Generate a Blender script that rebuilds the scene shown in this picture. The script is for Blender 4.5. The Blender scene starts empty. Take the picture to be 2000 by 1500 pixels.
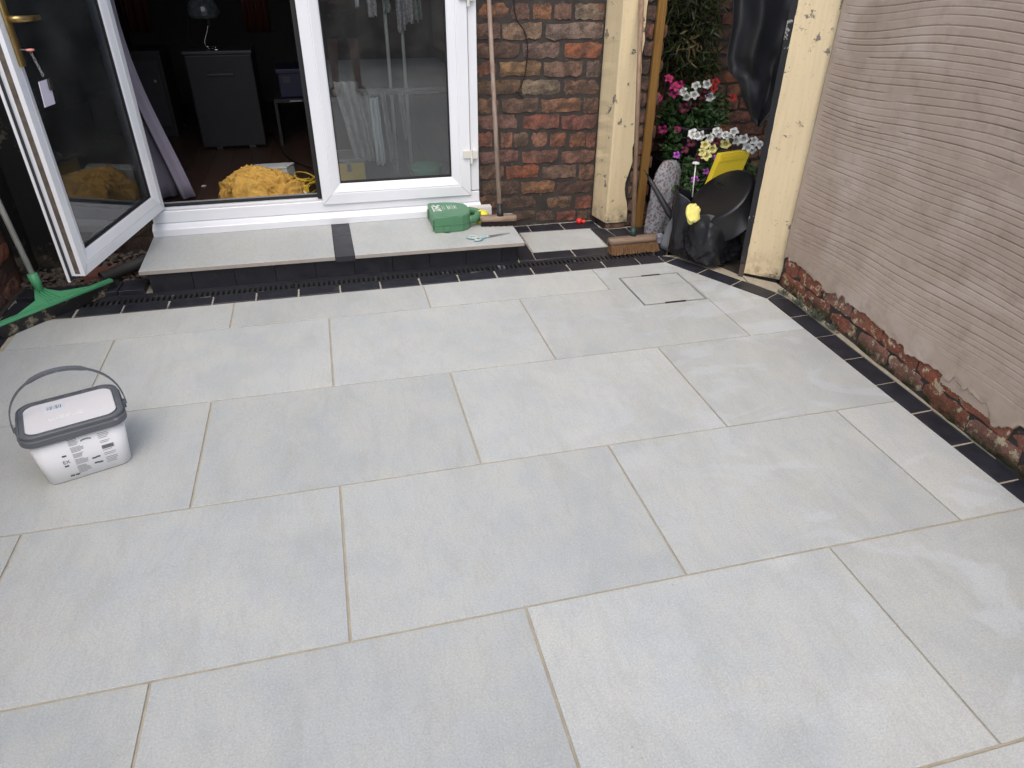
import bpy, bmesh, math, random
import numpy as np
from mathutils import Vector, Matrix, noise as MN
random.seed(7)
S = bpy.context.scene
COL = S.collection
# ------------------------------------------------------------------ camera
CP = np.array([0.10363, -2.98108, 1.45391]); YAW, PIT, ROL, FPX = 0.252491, 0.562747, 0.009523, 1355.415
def _rot():
    cy, sy, cp, sp = math.cos(YAW), math.sin(YAW), math.cos(PIT), math.sin(PIT)
    fw = np.array([sy*cp, cy*cp, -sp]); rt = np.array([cy, -sy, 0]); up = np.cross(rt, fw)
    c, s = math.cos(ROL), math.sin(ROL)
    return np.array([c*rt+s*up, -s*rt+c*up, fw])
MR = _rot()
cam_d = bpy.data.cameras.new('camera'); cam = bpy.data.objects.new('camera', cam_d); COL.objects.link(cam)
cam.matrix_world = Matrix(((MR[0][0], MR[1][0], -MR[2][0], CP[0]), (MR[0][1], MR[1][1], -MR[2][1], CP[1]),
                           (MR[0][2], MR[1][2], -MR[2][2], CP[2]), (0, 0, 0, 1)))
cam_d.sensor_width = 36; cam_d.lens = 36*FPX/2000; cam_d.clip_start = .02; cam_d.clip_end = 500
S.camera = cam
# ------------------------------------------------------------------ sky, sun, exposure
W = bpy.data.worlds.new('World'); S.world = W; W.use_nodes = True
wn = W.node_tree; bg = wn.nodes['Background']
sky = wn.nodes.new('ShaderNodeTexSky'); sky.sky_type = 'NISHITA'; sky.sun_disc = False
SUN_EL, SUN_AZ = math.radians(57), math.radians(197)
sky.sun_elevation = SUN_EL; sky.sun_rotation = SUN_AZ; sky.dust_density = 4; sky.air_density = 1.0; sky.ozone_density = 1.0
wn.links.new(sky.outputs[0], bg.inputs[0]); bg.inputs[1].default_value = .15
sd = bpy.data.lights.new('sun', 'SUN'); sd.energy = 1.3; sd.angle = math.radians(100); sd.color = (1, .97, .93)
sun = bpy.data.objects.new('sun', sd); COL.objects.link(sun)
sdir = Vector((math.sin(SUN_AZ)*math.cos(SUN_EL), math.cos(SUN_AZ)*math.cos(SUN_EL), math.sin(SUN_EL)))
sun.rotation_euler = sdir.to_track_quat('Z', 'Y').to_euler(); sun.location = (3, -4, 8)
S.view_settings.view_transform = 'Standard'; S.view_settings.look = 'None'; S.view_settings.gamma = 1
S.view_settings.exposure = 0.42
S.render.engine = 'CYCLES'; S.cycles.max_bounces = 7; S.cycles.transparent_max_bounces = 12
# ------------------------------------------------------------------ pixel -> point (photo is 2000 x 1500)
def ray(u, v): return MR.T @ np.array([(u-1000)/FPX, (750-v)/FPX, 1.0])
def G(u, v, z=0.0):
    d = ray(u, v); return Vector(CP + d*(z-CP[2])/d[2])
def PY(u, v, y):
    d = ray(u, v); return Vector(CP + d*(y-CP[1])/d[1])
def PX(u, v, x):
    d = ray(u, v); return Vector(CP + d*(x-CP[0])/d[0])
# ------------------------------------------------------------------ materials
MATS = {}
def new_mat(name):
    m = bpy.data.materials.new(name); m.use_nodes = True; MATS[name] = m
    nt = m.node_tree; return m, nt, nt.nodes['Principled BSDF']
def nd(nt, t, **k):
    n = nt.nodes.new('ShaderNode'+t)
    for a, b in k.items():
        if a.startswith('i_'):
            key = a[2:]; key = int(key) if key.isdigit() else key
            n.inputs[key].default_value = b
        else: setattr(n, a, b)
    return n
def lk(nt, a, b): nt.links.new(a, b)
def noise(nt, vec, scale, detail=5, rough=.6, w=None, dist=0):
    n = nd(nt, 'TexNoise'); n.inputs['Scale'].default_value = scale; n.inputs['Detail'].default_value = detail
    n.inputs['Roughness'].default_value = rough; n.inputs['Distortion'].default_value = dist
    if w is not None:
        n.noise_dimensions = '4D'; lk(nt, w, n.inputs['W'])
    if vec is not None: lk(nt, vec, n.inputs['Vector'])
    return n.outputs['Fac']
def ramp(nt, fac, stops):
    r = nd(nt, 'ValToRGB'); cr = r.color_ramp
    while len(cr.elements) < len(stops): cr.elements.new(.5)
    for e, (p, c) in zip(cr.elements, stops):
        e.position = p; e.color = (c[0], c[1], c[2], 1) if hasattr(c, '__len__') else (c, c, c, 1)
    lk(nt, fac, r.inputs[0]); return r.outputs[0]
def mix(nt, fac, a, b, mode='MIX'):
    n = nd(nt, 'Mix', data_type='RGBA', blend_type=mode)
    if isinstance(fac, (int, float)): n.inputs[0].default_value = fac
    else: lk(nt, fac, n.inputs[0])
    for i, x in ((6, a), (7, b)):
        if isinstance(x, tuple): n.inputs[i].default_value = (*x, 1)
        else: lk(nt, x, n.inputs[i])
    return n.outputs[2]
def math_(nt, op, a, b=None, clamp=False):
    n = nd(nt, 'Math', operation=op, use_clamp=clamp)
    for i, x in enumerate((a, b)):
        if x is None: continue
        if isinstance(x, (int, float)): n.inputs[i].default_value = x
        else: lk(nt, x, n.inputs[i])
    return n.outputs[0]
def coords(nt, kind='Object', scale=None, rot=None):
    c = nd(nt, 'TexCoord').outputs[kind]
    if scale or rot:
        mp = nd(nt, 'Mapping'); lk(nt, c, mp.inputs[0])
        if scale: mp.inputs['Scale'].default_value = scale
        if rot: mp.inputs['Rotation'].default_value = rot
        c = mp.outputs[0]
    return c
def bump(nt, p, h, strength=.3, dist=.002):
    b = nd(nt, 'Bump'); b.inputs['Strength'].default_value = strength; b.inputs['Distance'].default_value = dist
    lk(nt, h, b.inputs['Height']); lk(nt, b.outputs[0], p.inputs['Normal'])
def rand(nt): return math_(nt, 'MULTIPLY', nd(nt, 'ObjectInfo').outputs['Random'], 40)
def simple(name, c1, c2=None, scale=8, rough=.5, bs=0, bscale=120, metal=0, spec=.5, stretch=None, dirt=None, dscale=14, dth=.6):
    m, nt, p = new_mat(name); v = coords(nt, scale=stretch); r = rand(nt)
    c2 = c2 or tuple(x*.85 for x in c1)
    col = ramp(nt, noise(nt, v, scale, w=r), [(.3, c1), (.7, c2)])
    if dirt:
        f = ramp(nt, noise(nt, v, dscale, 8, .7, w=r), [(dth, 0), (dth+.12, 1)])
        col = mix(nt, f, col, dirt)
    lk(nt, col, p.inputs['Base Color']); p.inputs['Roughness'].default_value = rough
    p.inputs['Metallic'].default_value = metal; p.inputs['Specular IOR Level'].default_value = spec
    if bs: bump(nt, p, noise(nt, v, bscale, 6, .6), bs)
    return m
def mk_slab():
    m, nt, p = new_mat('porcelain_slab'); v = coords(nt); r = rand(nt)
    big = noise(nt, v, 2.2, 4, .55, w=r); mid = noise(nt, v, 9, 6, .65, w=r); fine = noise(nt, v, 210, 4, .75)
    col = ramp(nt, big, [(.30, (.380, .410, .418)), (.50, (.438, .467, .470)), (.70, (.486, .502, .482))])
    col = mix(nt, ramp(nt, mid, [(.40, 0), (.66, .55)]), col, (.498, .505, .455))
    st = noise(nt, coords(nt, scale=(3, 1.2, 1), rot=(0, 0, .5)), 3.1, 8, .62, w=r, dist=.6)
    col = mix(nt, ramp(nt, st, [(.50, 0), (.68, .42)]), col, (.352, .366, .345))
    vn = noise(nt, coords(nt, scale=(2.2, .7, 1), rot=(0, 0, -.35)), 5.5, 9, .68, w=r, dist=1.6)
    col = mix(nt, ramp(nt, vn, [(.470, 0), (.495, .38), (.52, 0)]), col, (.36, .37, .37))
    # cement bloom left by the washed-off grout, right-hand side of the patio
    sx = nd(nt, 'SeparateXYZ'); lk(nt, v, sx.inputs[0])
    msk = nd(nt, 'MapRange'); msk.inputs[1].default_value = .5; msk.inputs[2].default_value = 1.6; lk(nt, sx.outputs[0], msk.inputs[0])
    bl = ramp(nt, noise(nt, coords(nt, scale=(1, 1.5, 1), rot=(0, 0, .3)), 3.0, 5, .55, dist=1.0), [(.55, 0), (.60, .26), (.70, .42)])
    col = mix(nt, math_(nt, 'MULTIPLY', bl, msk.outputs[0]), col, (.575, .625, .675))
    col = mix(nt, ramp(nt, fine, [(.32, .52), (.5, 0)]), col, (.29, .295, .285))
    col = mix(nt, ramp(nt, fine, [(.53, 0), (.70, .45)]), col, (.68, .69, .66))
    # rare dark specks
    sp = nd(nt, 'TexVoronoi', feature='F1'); sp.inputs['Scale'].default_value = 9; lk(nt, v, sp.inputs['Vector'])
    col = mix(nt, ramp(nt, sp.outputs['Distance'], [(.012, .55), (.03, 0)]), col, (.2, .18, .15))
    hs = nd(nt, 'HueSaturation'); lk(nt, col, hs.inputs['Color'])
    lk(nt, math_(nt, 'ADD', .935, math_(nt, 'MULTIPLY', nd(nt, 'ObjectInfo').outputs['Random'], .13)), hs.inputs['Value'])
    lk(nt, hs.outputs[0], p.inputs['Base Color'])
    lk(nt, ramp(nt, mid, [(.3, .36), (.7, .56)]), p.inputs['Roughness']); p.inputs['Specular IOR Level'].default_value = .45
    bump(nt, p, noise(nt, v, 260, 4, .6), .12, .001)
    return m
def mk_paver(name='black_paver', base=(.012, .013, .018), dust=.5):
    m, nt, p = new_mat(name); v = coords(nt); r = rand(nt)
    sc = noise(nt, coords(nt, scale=(3, 14, 3), rot=(0, 0, .25)), 9, 8, .7, w=r); mid = noise(nt, v, 16, 6, .7, w=r)
    col = ramp(nt, mid, [(.3, base), (.75, tuple(x*2.3 for x in base))])
    col = mix(nt, ramp(nt, sc, [(.58, 0), (.75, dust*.5)]), col, (.13, .135, .14))
    col = mix(nt, ramp(nt, noise(nt, v, 5, 6, .7, w=r), [(.62, 0), (.78, dust*.75)]), col, (.22, .22, .21))
    lk(nt, col, p.inputs['Base Color']); lk(nt, ramp(nt, mid, [(.3, .35), (.7, .6)]), p.inputs['Roughness'])
    bump(nt, p, sc, .35, .002); return m
def mk_brick(name='old_brick', soot=.55, flecks=None, moss=False):
    m, nt, p = new_mat(name); gv = coords(nt, 'Generated'); oc = nd(nt, 'ObjectInfo').outputs['Color']; v = nd(nt, 'NewGeometry').outputs['Position']
    n1 = noise(nt, v, 14, 8, .70); n2 = noise(nt, v, 42, 8, .72); n3 = noise(nt, v, 170, 5, .7); n4 = noise(nt, v, 5, 5, .6)
    col = mix(nt, ramp(nt, n2, [(.36, .0), (.72, .60)]), oc, (.31, .165, .105))
    col = mix(nt, ramp(nt, n4, [(.48, 0), (.64, .22)]), col, (.22, .165, .14))
    col = mix(nt, ramp(nt, n1, [(.42, 0), (.56, soot)]), col, (.042, .035, .032))
    col = mix(nt, ramp(nt, n3, [(.34, .8), (.47, 0)]), col, (.035, .026, .024))
    col = mix(nt, ramp(nt, n3, [(.60, 0), (.74, .45)]), col, (.42, .34, .29))
    if flecks:
        col = mix(nt, ramp(nt, noise(nt, v, 22, 12, .78), [(.548, 0), (.562, .95)]), col, flecks)
    if moss:
        sx = nd(nt, 'SeparateXYZ'); lk(nt, v, sx.inputs[0])
        low = nd(nt, 'MapRange'); low.inputs[1].default_value = .085; low.inputs[2].default_value = .015; lk(nt, sx.outputs[2], low.inputs[0])
        col = mix(nt, math_(nt, 'MULTIPLY', low.outputs[0], ramp(nt, noise(nt, v, 9, 7, .7), [(.38, 0), (.56, 1.0)])), col, (.030, .040, .016))
    lk(nt, col, p.inputs['Base Color']); p.inputs['Roughness'].default_value = .88; p.inputs['Specular IOR Level'].default_value = .25
    bump(nt, p, math_(nt, 'ADD', n2, math_(nt, 'MULTIPLY', n3, .45)), .9, .007); return m
def mk_glass(name, tint=(.86, .89, .88), ior=1.70):
    m, nt, p = new_mat(name); nt.nodes.remove(p); out = nt.nodes['Material Output']
    t = nd(nt, 'BsdfTransparent'); t.inputs[0].default_value = (*tint, 1); g = nd(nt, 'BsdfGlossy'); g.inputs['Roughness'].default_value = .0
    g.inputs[0].default_value = (.95, .97, 1, 1)
    f = nd(nt, 'Fresnel'); f.inputs[0].default_value = ior
    mx = nd(nt, 'MixShader'); lk(nt, f.outputs[0], mx.inputs[0]); lk(nt, t.outputs[0], mx.inputs[1]); lk(nt, g.outputs[0], mx.inputs[2])
    # a film of dust and spots, thickened to paint in reflection haze as well
    d = nd(nt, 'BsdfDiffuse'); d.inputs[0].default_value = (.6, .6, .58, 1)
    v = coords(nt); vo = nd(nt, 'TexVoronoi'); vo.inputs['Scale'].default_value = 34; lk(nt, v, vo.inputs['Vector'])
    fac = math_(nt, 'ADD', ramp(nt, vo.outputs['Distance'], [(.035, .45), (.07, 0)]), ramp(nt, noise(nt, v, 4, 6, .6), [(.4, .014), (.8, .06)]), True)
    m2 = nd(nt, 'MixShader'); lk(nt, fac, m2.inputs[0]); lk(nt, mx.outputs[0], m2.inputs[1]); lk(nt, d.outputs[0], m2.inputs[2])
    lk(nt, m2.outputs[0], out.inputs[0]); return m
def mk_paint(name, base, chip, cth=.6, scale=7, rough=.55):
    m, nt, p = new_mat(name); v = coords(nt); n1 = noise(nt, v, scale, 9, .70); n2 = noise(nt, coords(nt, scale=(1, 1, .25)), 5, 5, .6); n3 = noise(nt, v, 60, 5, .7); n4 = noise(nt, v, 3, 3, .5)
    col = mix(nt, ramp(nt, n2, [(.38, 0), (.70, .6)]), base, tuple(x*.80 for x in base))
    col = mix(nt, ramp(nt, noise(nt, coords(nt, scale=(1, 1, .06)), 70, 3, .5), [(.35, .22), (.55, 0)]), col, tuple(x*.7 for x in base))
    col = mix(nt, ramp(nt, n3, [(.60, 0), (.68, .55)]), col, tuple(x*.5 for x in base))
    ch = ramp(nt, math_(nt, 'ADD', n1, math_(nt, 'MULTIPLY', math_(nt, 'SUBTRACT', n4, .5), .35)), [(cth, 0), (cth+.008, 1)]); col = mix(nt, ch, col, chip)
    sx = nd(nt, 'SeparateXYZ'); lk(nt, nd(nt, 'NewGeometry').outputs['Position'], sx.inputs[0])
    low = nd(nt, 'MapRange'); low.inputs[1].default_value = .16; low.inputs[2].default_value = .0; lk(nt, sx.outputs[2], low.inputs[0])
    col = mix(nt, math_(nt, 'MULTIPLY', low.outputs[0], ramp(nt, noise(nt, v, 16, 8, .7), [(.42, 0), (.60, .85)])), col, (.12, .10, .075))
    lk(nt, col, p.inputs['Base Color']); p.inputs['Roughness'].default_value = rough
    bump(nt, p, math_(nt, 'SUBTRACT', math_(nt, 'MULTIPLY', n3, .3), ch), .7, .003); return m
def mk_wood(name, c1, c2, axis=(1, 1, .06), rough=.6, scale=60, knots=True):
    m, nt, p = new_mat(name); v = coords(nt, scale=axis); r = rand(nt); n = noise(nt, v, scale, 6, .65, w=r, dist=.4); n2 = noise(nt, v, scale*.12, 4, .6, w=r)
    col = ramp(nt, n, [(.3, c2), (.62, c1)]); col = mix(nt, ramp(nt, n2, [(.45, 0), (.7, .55)]), col, tuple(x*.55 for x in c2))
    lk(nt, col, p.inputs['Base Color']); p.inputs['Roughness'].default_value = rough; bump(nt, p, n, .35, .0015); return m
def mk_wrinkle(name, c1, c2):
    m, nt, p = new_mat(name); v = coords(nt); col = ramp(nt, noise(nt, v, 9, 6, .6), [(.35, c1), (.65, c2)])
    lk(nt, col, p.inputs['Base Color']); p.inputs['Roughness'].default_value = .95; p.inputs['Specular IOR Level'].default_value = .15
    def ridge(vec, sc, d): return math_(nt, 'SUBTRACT', 1, math_(nt, 'MULTIPLY', math_(nt, 'ABSOLUTE', math_(nt, 'SUBTRACT', noise(nt, vec, sc, 2, .5, dist=d), .5)), 5), True)
    h = math_(nt, 'ADD', ridge(coords(nt, scale=(1, 2.4, 1.4), rot=(0, 0, .4)), 5, .6), math_(nt, 'MULTIPLY', ridge(coords(nt, scale=(1.6, 1, 1), rot=(0, .3, -.5)), 12, .5), .35))
    bump(nt, p, h, .7, .018); return m
def mk_pvc():
    m, nt, p = new_mat('white_pvc'); v = coords(nt)
    col = ramp(nt, noise(nt, v, 3, 4), [(.3, (.76, .785, .82)), (.7, (.72, .745, .785))])
    g = ramp(nt, noise(nt, coords(nt, scale=(1, 1, 3)), 6, 9, .75), [(.62, 0), (.76, .55)])
    sx = nd(nt, 'SeparateXYZ'); lk(nt, nd(nt, 'NewGeometry').outputs['Position'], sx.inputs[0])
    low = nd(nt, 'MapRange'); low.inputs[1].default_value = .30; low.inputs[2].default_value = .16; lk(nt, sx.outputs[2], low.inputs[0])
    col = mix(nt, math_(nt, 'MULTIPLY', g, low.outputs[0]), col, (.30, .22, .15))
    lk(nt, col, p.inputs['Base Color']); p.inputs['Roughness'].default_value = .28; return m
def mk_render():
    m, nt, p = new_mat('mauve_render'); v = coords(nt)
    n1 = noise(nt, v, 2.3, 5, .6); n2 = noise(nt, v, 14, 8, .7); n3 = noise(nt, v, 220, 3, .6); n4 = noise(nt, coords(nt, scale=(1, 1, 1.6)), 4.5, 4, .5)
    col = ramp(nt, n1, [(.3, (.400, .312, .245)), (.7, (.500, .405, .328))])
    col = mix(nt, ramp(nt, n4, [(.52, 0), (.72, .55)]), col, (.58, .50, .435))  # pale patches paint in light thrown back by the door glass
    col = mix(nt, ramp(nt, n2, [(.32, .35), (.5, 0)]), col, (.27, .20, .155))
    col = mix(nt, ramp(nt, noise(nt, v, 5.5, 9, .75), [(.72, 0), (.76, .5)]), col, (.25, .27, .25))
    lk(nt, col, p.inputs['Base Color']); p.inputs['Roughness'].default_value = .8; p.inputs['Specular IOR Level'].default_value = .3
    bump(nt, p, math_(nt, 'ADD', n3, n2), .45, .002); return m
def mk_floral():
    m, nt, p = new_mat('floral_cloth'); v = coords(nt); vo = nd(nt, 'TexVoronoi'); vo.inputs['Scale'].default_value = 62; lk(nt, v, vo.inputs['Vector'])
    col = mix(nt, ramp(nt, vo.outputs['Distance'], [(.34, .9), (.56, 0)]), (.27, .295, .32), (.17, .09, .09))
    vo2 = nd(nt, 'TexVoronoi'); vo2.inputs['Scale'].default_value = 60; lk(nt, v, vo2.inputs['Vector'])
    col = mix(nt, ramp(nt, vo2.outputs['Distance'], [(.15, .8), (.3, 0)]), col, (.14, .20, .18))
    lk(nt, col, p.inputs['Base Color']); p.inputs['Roughness'].default_value = .85; return m
def mk_oc(name, rough=.6, spec=.4, trans=0):
    m, nt, p = new_mat(name); oc = nd(nt, 'ObjectInfo').outputs['Color']; v = coords(nt); ln = nd(nt, 'VectorMath', operation='LENGTH'); lk(nt, v, ln.inputs[0])
    n = noise(nt, v, 160, 5, .6); col = mix(nt, ramp(nt, n, [(.35, .30), (.6, 0)]), oc, (.05, .03, .04))
    lk(nt, mix(nt, ramp(nt, math_(nt, 'MULTIPLY', ln.outputs['Value'], 30), [(.22, .8), (.48, 0)]), col, (.10, .10, .02)), p.inputs['Base Color']); p.inputs['Roughness'].default_value = rough
    p.inputs['Specular IOR Level'].default_value = spec; return m
def mk_brickwall():   # far wall behind the camera, only seen mirrored in the glass
    m, nt, p = new_mat('far_brickwork'); v = coords(nt, rot=(math.pi/2, 0, 0)); b = nd(nt, 'TexBrick'); lk(nt, v, b.inputs['Vector'])
    b.inputs['Scale'].default_value = 1; b.inputs['Brick Width'].default_value = .225; b.inputs['Row Height'].default_value = .085; b.inputs['Mortar Size'].default_value = .006
    b.inputs['Color1'].default_value = (.16, .07, .045, 1); b.inputs['Color2'].default_value = (.09, .055, .04, 1); b.inputs['Mortar'].default_value = (.06, .055, .05, 1)
    col = mix(nt, ramp(nt, noise(nt, coords(nt), 3, 8, .7), [(.4, 0), (.7, .6)]), b.outputs['Color'], (.04, .035, .03))
    lk(nt, col, p.inputs['Base Color']); p.inputs['Roughness'].default_value = .9; bump(nt, p, b.outputs['Fac'], -.6, .006); return m

mk_slab(); mk_paver(); mk_paver('black_tile', (.010, .010, .014), .25); mk_brick('old_brick', .66); mk_brick('painted_brick', .25, (.62, .53, .36), True); mk_glass('door_glass'); mk_pvc(); mk_render(); mk_floral(); mk_brickwall()
mk_brick('dark_brick', .75)
mk_paint('cream_paint', (.72, .595, .375), (.20, .18, .16), .608, 11); mk_paint('black_paint', (.012, .013, .016), (.30, .30, .28), .61, 10, .42)
mk_paint('black_wall_paint', (.014, .0145, .016), (.09, .08, .065), .60, 14, .38)
mk_oc('tinted'); mk_oc('petal', .55, .2)
mk_wood('grey_wood', (.36, .28, .23), (.20, .14, .105)); mk_wood('amber_wood', (.36, .20, .045), (.20, .095, .02)); mk_wood('broom_wood', (.30, .20, .13), (.14, .085, .05))
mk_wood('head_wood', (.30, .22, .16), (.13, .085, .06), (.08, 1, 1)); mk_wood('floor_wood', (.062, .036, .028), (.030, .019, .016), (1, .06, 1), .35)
simple('sand_grout', (.44, .39, .295), (.33, .295, .225), 26, .95, .6, 160, dirt=(.22, .195, .15), dscale=9, dth=.60)
simple('pale_grout', (.42, .39, .33), (.27, .255, .22), 22, .95, .4, 200, dirt=(.10, .095, .085), dscale=14, dth=.52)
simple('mortar', (.056, .047, .042), (.028, .024, .022), 14, .95, 1.0, 70, dirt=(.16, .14, .12), dscale=30, dth=.60)
simple('earth', (.06, .045, .035), (.03, .024, .02), 12, .95, .6, 60)
simple('slab_edge', (.36, .33, .30), None, 30, .7)
simple('drain_plastic', (.016, .017, .020), (.028, .029, .032), 20, .42, .2, 120, dirt=(.30, .30, .30), dscale=7, dth=.60)
simple('drain_dark', (.004, .004, .005))
simple('black_rubber', (.010, .010, .011), (.02, .02, .021), 10, .5)
simple('gasket', (.012, .012, .014), None, 10, .5)
simple('gasket_grey', (.30, .32, .34), None, 10, .6)
simple('lock_strip', (.20, .17, .14), (.10, .085, .07), 30, .5, 0, metal=.4)
simple('hinge_white', (.72, .71, .66), None, 10, .4)
simple('brass', (.48, .34, .13), (.36, .25, .10), 20, .32, metal=.9)
simple('steel', (.55, .55, .56), None, 20, .3, metal=1)
simple('chrome', (.75, .76, .78), None, 20, .12, metal=1)
simple('lamp_glass', (.10, .115, .12), (.03, .035, .04), 22, .15); simple('key_pink', (.70, .26, .22)); simple('tag_white', (.66, .63, .74), None, 8, .4)
simple('case_green', (.082, .225, .118), (.070, .20, .105), 5, .42, .12, 300, dirt=(.15, .22, .15), dscale=6, dth=.66)
simple('squeegee_green', (.10, .40, .20), (.08, .34, .165), 8, .40, dirt=(.30, .45, .33), dscale=30, dth=.66)
simple('squeegee_rubber', (.010, .010, .011), None, 20, .5, dirt=(.30, .26, .18), dscale=18, dth=.56)
simple('alu_pole', (.56, .55, .52), (.48, .47, .45), 10, .45)
simple('white_print', (.72, .76, .73)); simple('dark_print', (.10, .11, .125)); simple('grey_print', (.26, .28, .30)); simple('blue_print', (.30, .42, .52))
simple('bucket_white', (.78, .80, .83), (.75, .77, .80), 5, .33); simple('bucket_grey', (.115, .125, .14), (.10, .11, .125), 12, .42, dirt=(.30, .31, .33), dscale=40, dth=.60)
simple('bucket_lid', (.66, .665, .68), (.68, .68, .69), 7, .3); simple('lid_text', (.80, .81, .81)); simple('sticker', (.66, .72, .79))
simple('sponge_yellow', (.78, .70, .06), (.70, .62, .05), 20, .9, .8, 160)
simple('foam_yellow', (.72, .66, .16), (.78, .72, .24), 20, .9, .7, 120)
simple('board_yellow', (.74, .56, .03), None, 8, .45)
simple('white_bits', (.66, .66, .64), None, 10, .6)
simple('scissor_blue', (.22, .40, .46), (.27, .42, .46), 30, .5, dirt=(.55, .56, .48), dscale=30, dth=.52); simple('scissor_cream', (.56, .56, .46), None, 20, .5)
simple('bristle_dark', (.022, .014, .012), (.012, .008, .008), 40, .9); simple('bristle_tan', (.22, .125, .06), (.13, .07, .032), 60, .9)
simple('green_ferrule', (.02, .05, .045)); simple('bottle_red', (.75, .035, .035), None, 8, .4)
simple('bin_bag', (.010, .011, .014), (.016, .017, .021), 6, .34, .35, 22, dirt=(.20, .21, .22), dscale=26, dth=.63)
simple('tub_black', (.006, .0065, .008), (.011, .0115, .013), 5, .34, .15, 40, dirt=(.16, .165, .17), dscale=40, dth=.66)
simple('tarp_black', (.016, .017, .020), (.024, .025, .029), 4, .48, .3, 18)
simple('slate_pad', (.17, .175, .185), (.13, .135, .145), 9, .6); simple('blue_cloth', (.30, .33, .42), (.22, .25, .34), 14, .9)
simple('pot_black', (.010, .010, .011), None, 8, .5); simple('leaf_green', (.040, .085, .022), (.022, .055, .014), 20, .5); simple('bamboo_leaf', (.044, .056, .016), (.026, .038, .012), 12, .5)
simple('leaf_dry', (.22, .17, .08)); simple('stem', (.10, .07, .04)); simple('weed_grey', (.16, .17, .13), (.10, .12, .08), 20, .9)
simple('curtain', (.20, .185, .235), (.17, .155, .20), 5, .9, .3, 200); simple('cable_yellow', (.52, .36, .03), None, 8, .4); simple('cable_black', (.006, .006, .006)); simple('cable_white', (.6, .6, .58))
mk_wrinkle('mustard_cloth', (.56, .345, .085), (.43, .25, .06)); simple('pale_box', (.46, .50, .51), None, 8, .5); simple('speaker_black', (.013, .013, .0155), (.009, .009, .0115), 6, .6, .6, 220); simple('trim_grey', (.035, .035, .039), None, 8, .5)
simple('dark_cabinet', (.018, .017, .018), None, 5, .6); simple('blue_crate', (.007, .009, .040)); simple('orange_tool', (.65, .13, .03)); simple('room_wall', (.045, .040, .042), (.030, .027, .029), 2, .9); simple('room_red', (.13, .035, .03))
simple('box_yellow', (.68, .47, .06), (.58, .40, .05), 6, .5); simple('box_lid', (.16, .16, .15)); simple('rack_metal', (.60, .59, .56), None, 9, .5); simple('rack_grey', (.17, .175, .185), None, 9, .5)
simple('cloth_grey', (.30, .29, .295), (.43, .42, .43), 34, .95, .3, 120); simple('cloth_white', (.80, .82, .86), None, 7, .95); simple('cloth_print', (.80, .75, .80), (.22, .19, .22), 75, .95); simple('cloth_teal', (.50, .52, .52), (.03, .12, .11), 48, .95); simple('peg_red', (.30, .03, .03))
simple('skin', (.42, .235, .165), (.38, .205, .14), 6, .5); simple('shorts_navy', (.012, .013, .02), None, 9, .9, .3, 150); simple('shirt_dark', (.030, .034, .045), None, 9, .9, .3, 150); simple('hair_brown', (.03, .02, .013), None, 40, .7, .6, 200); simple('sandal', (.03, .022, .018)); simple('eye_white', (.7, .7, .68)); simple('eye_dark', (.02, .012, .01)); simple('lip', (.32, .13, .10))
simple('phone_black', (.01, .01, .011), None, 8, .2); simple('stone_mix', (.115, .088, .072), (.06, .05, .044), 30, .9, .5, 90); simple('terracotta', (.17, .060, .040), (.10, .04, .03), 12, .85, .5, 80); simple('pipe_black', (.018, .018, .018), (.045, .043, .038), 9, .6); simple('moss', (.05, .062, .032), (.09, .10, .065), 30, 1, .8, 120)
# ------------------------------------------------------------------ mesh helpers (all in world metres)
def link(name, me, m=None, parent=None, smooth=False):
    o = bpy.data.objects.new(name, me); COL.objects.link(o)
    if m is not None: me.materials.append(MATS[m] if isinstance(m, str) else m)
    if smooth:
        for f in me.polygons: f.use_smooth = True
    if parent is not None:
        o.parent = parent; off = base_of(parent)
        me.transform(Matrix.Translation(-off))
    return o
BASE = {}
def base_of(o): return BASE.get(o.name, Vector((0, 0, 0)))
def thing(name, label, cat, loc=(0, 0, 0), group=None, kind=None):
    o = bpy.data.objects.new(name, None); COL.objects.link(o); o.location = loc; o.empty_display_size = .05
    BASE[o.name] = Vector(loc); tag(o, label, cat, group, kind); return o
def tag(o, label=None, cat=None, group=None, kind=None):
    if label: o['label'] = label
    if cat: o['category'] = cat
    if group: o['group'] = group
    if kind: o['kind'] = kind
    return o
def part(name, bm, m, parent, smooth=False):
    me = bpy.data.meshes.new(name)
    if isinstance(bm, bmesh.types.BMesh):
        bm.normal_update(); bmesh.ops.recalc_face_normals(bm, faces=bm.faces[:]); bm.to_mesh(me); bm.free()
    else:
        me.from_pydata(*bm); me.update()
    o = link(name, me, m, parent, smooth)
    if parent is not None: BASE[o.name] = base_of(parent)
    return o
def bmn(): return bmesh.new()
def add_box(bm, x0, x1, y0, y1, z0, z1, T=None, bev=0):
    vs = [bm.verts.new(v) for v in ((x0, y0, z0), (x1, y0, z0), (x1, y1, z0), (x0, y1, z0), (x0, y0, z1), (x1, y0, z1), (x1, y1, z1), (x0, y1, z1))]
    fs = [bm.faces.new([vs[i] for i in f]) for f in ((3, 2, 1, 0), (4, 5, 6, 7), (0, 1, 5, 4), (1, 2, 6, 5), (2, 3, 7, 6), (3, 0, 4, 7))]
    if bev:
        es = list({e for f in fs for e in f.edges}); r = bmesh.ops.bevel(bm, geom=es, offset=bev, segments=2, affect='EDGES', profile=.6)
        vs = list({v for f in r['faces'] for v in f.verts} | {v for v in vs if v.is_valid})
    if T is not None:
        for v in vs: v.co = Vector(T(*v.co)) if callable(T) else T @ v.co
    return bm
def box(name, x0, x1, y0, y1, z0, z1, m, parent, bev=0, T=None, smooth=False):
    return part(name, add_box(bmn(), x0, x1, y0, y1, z0, z1, T, bev), m, parent, smooth)
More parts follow.
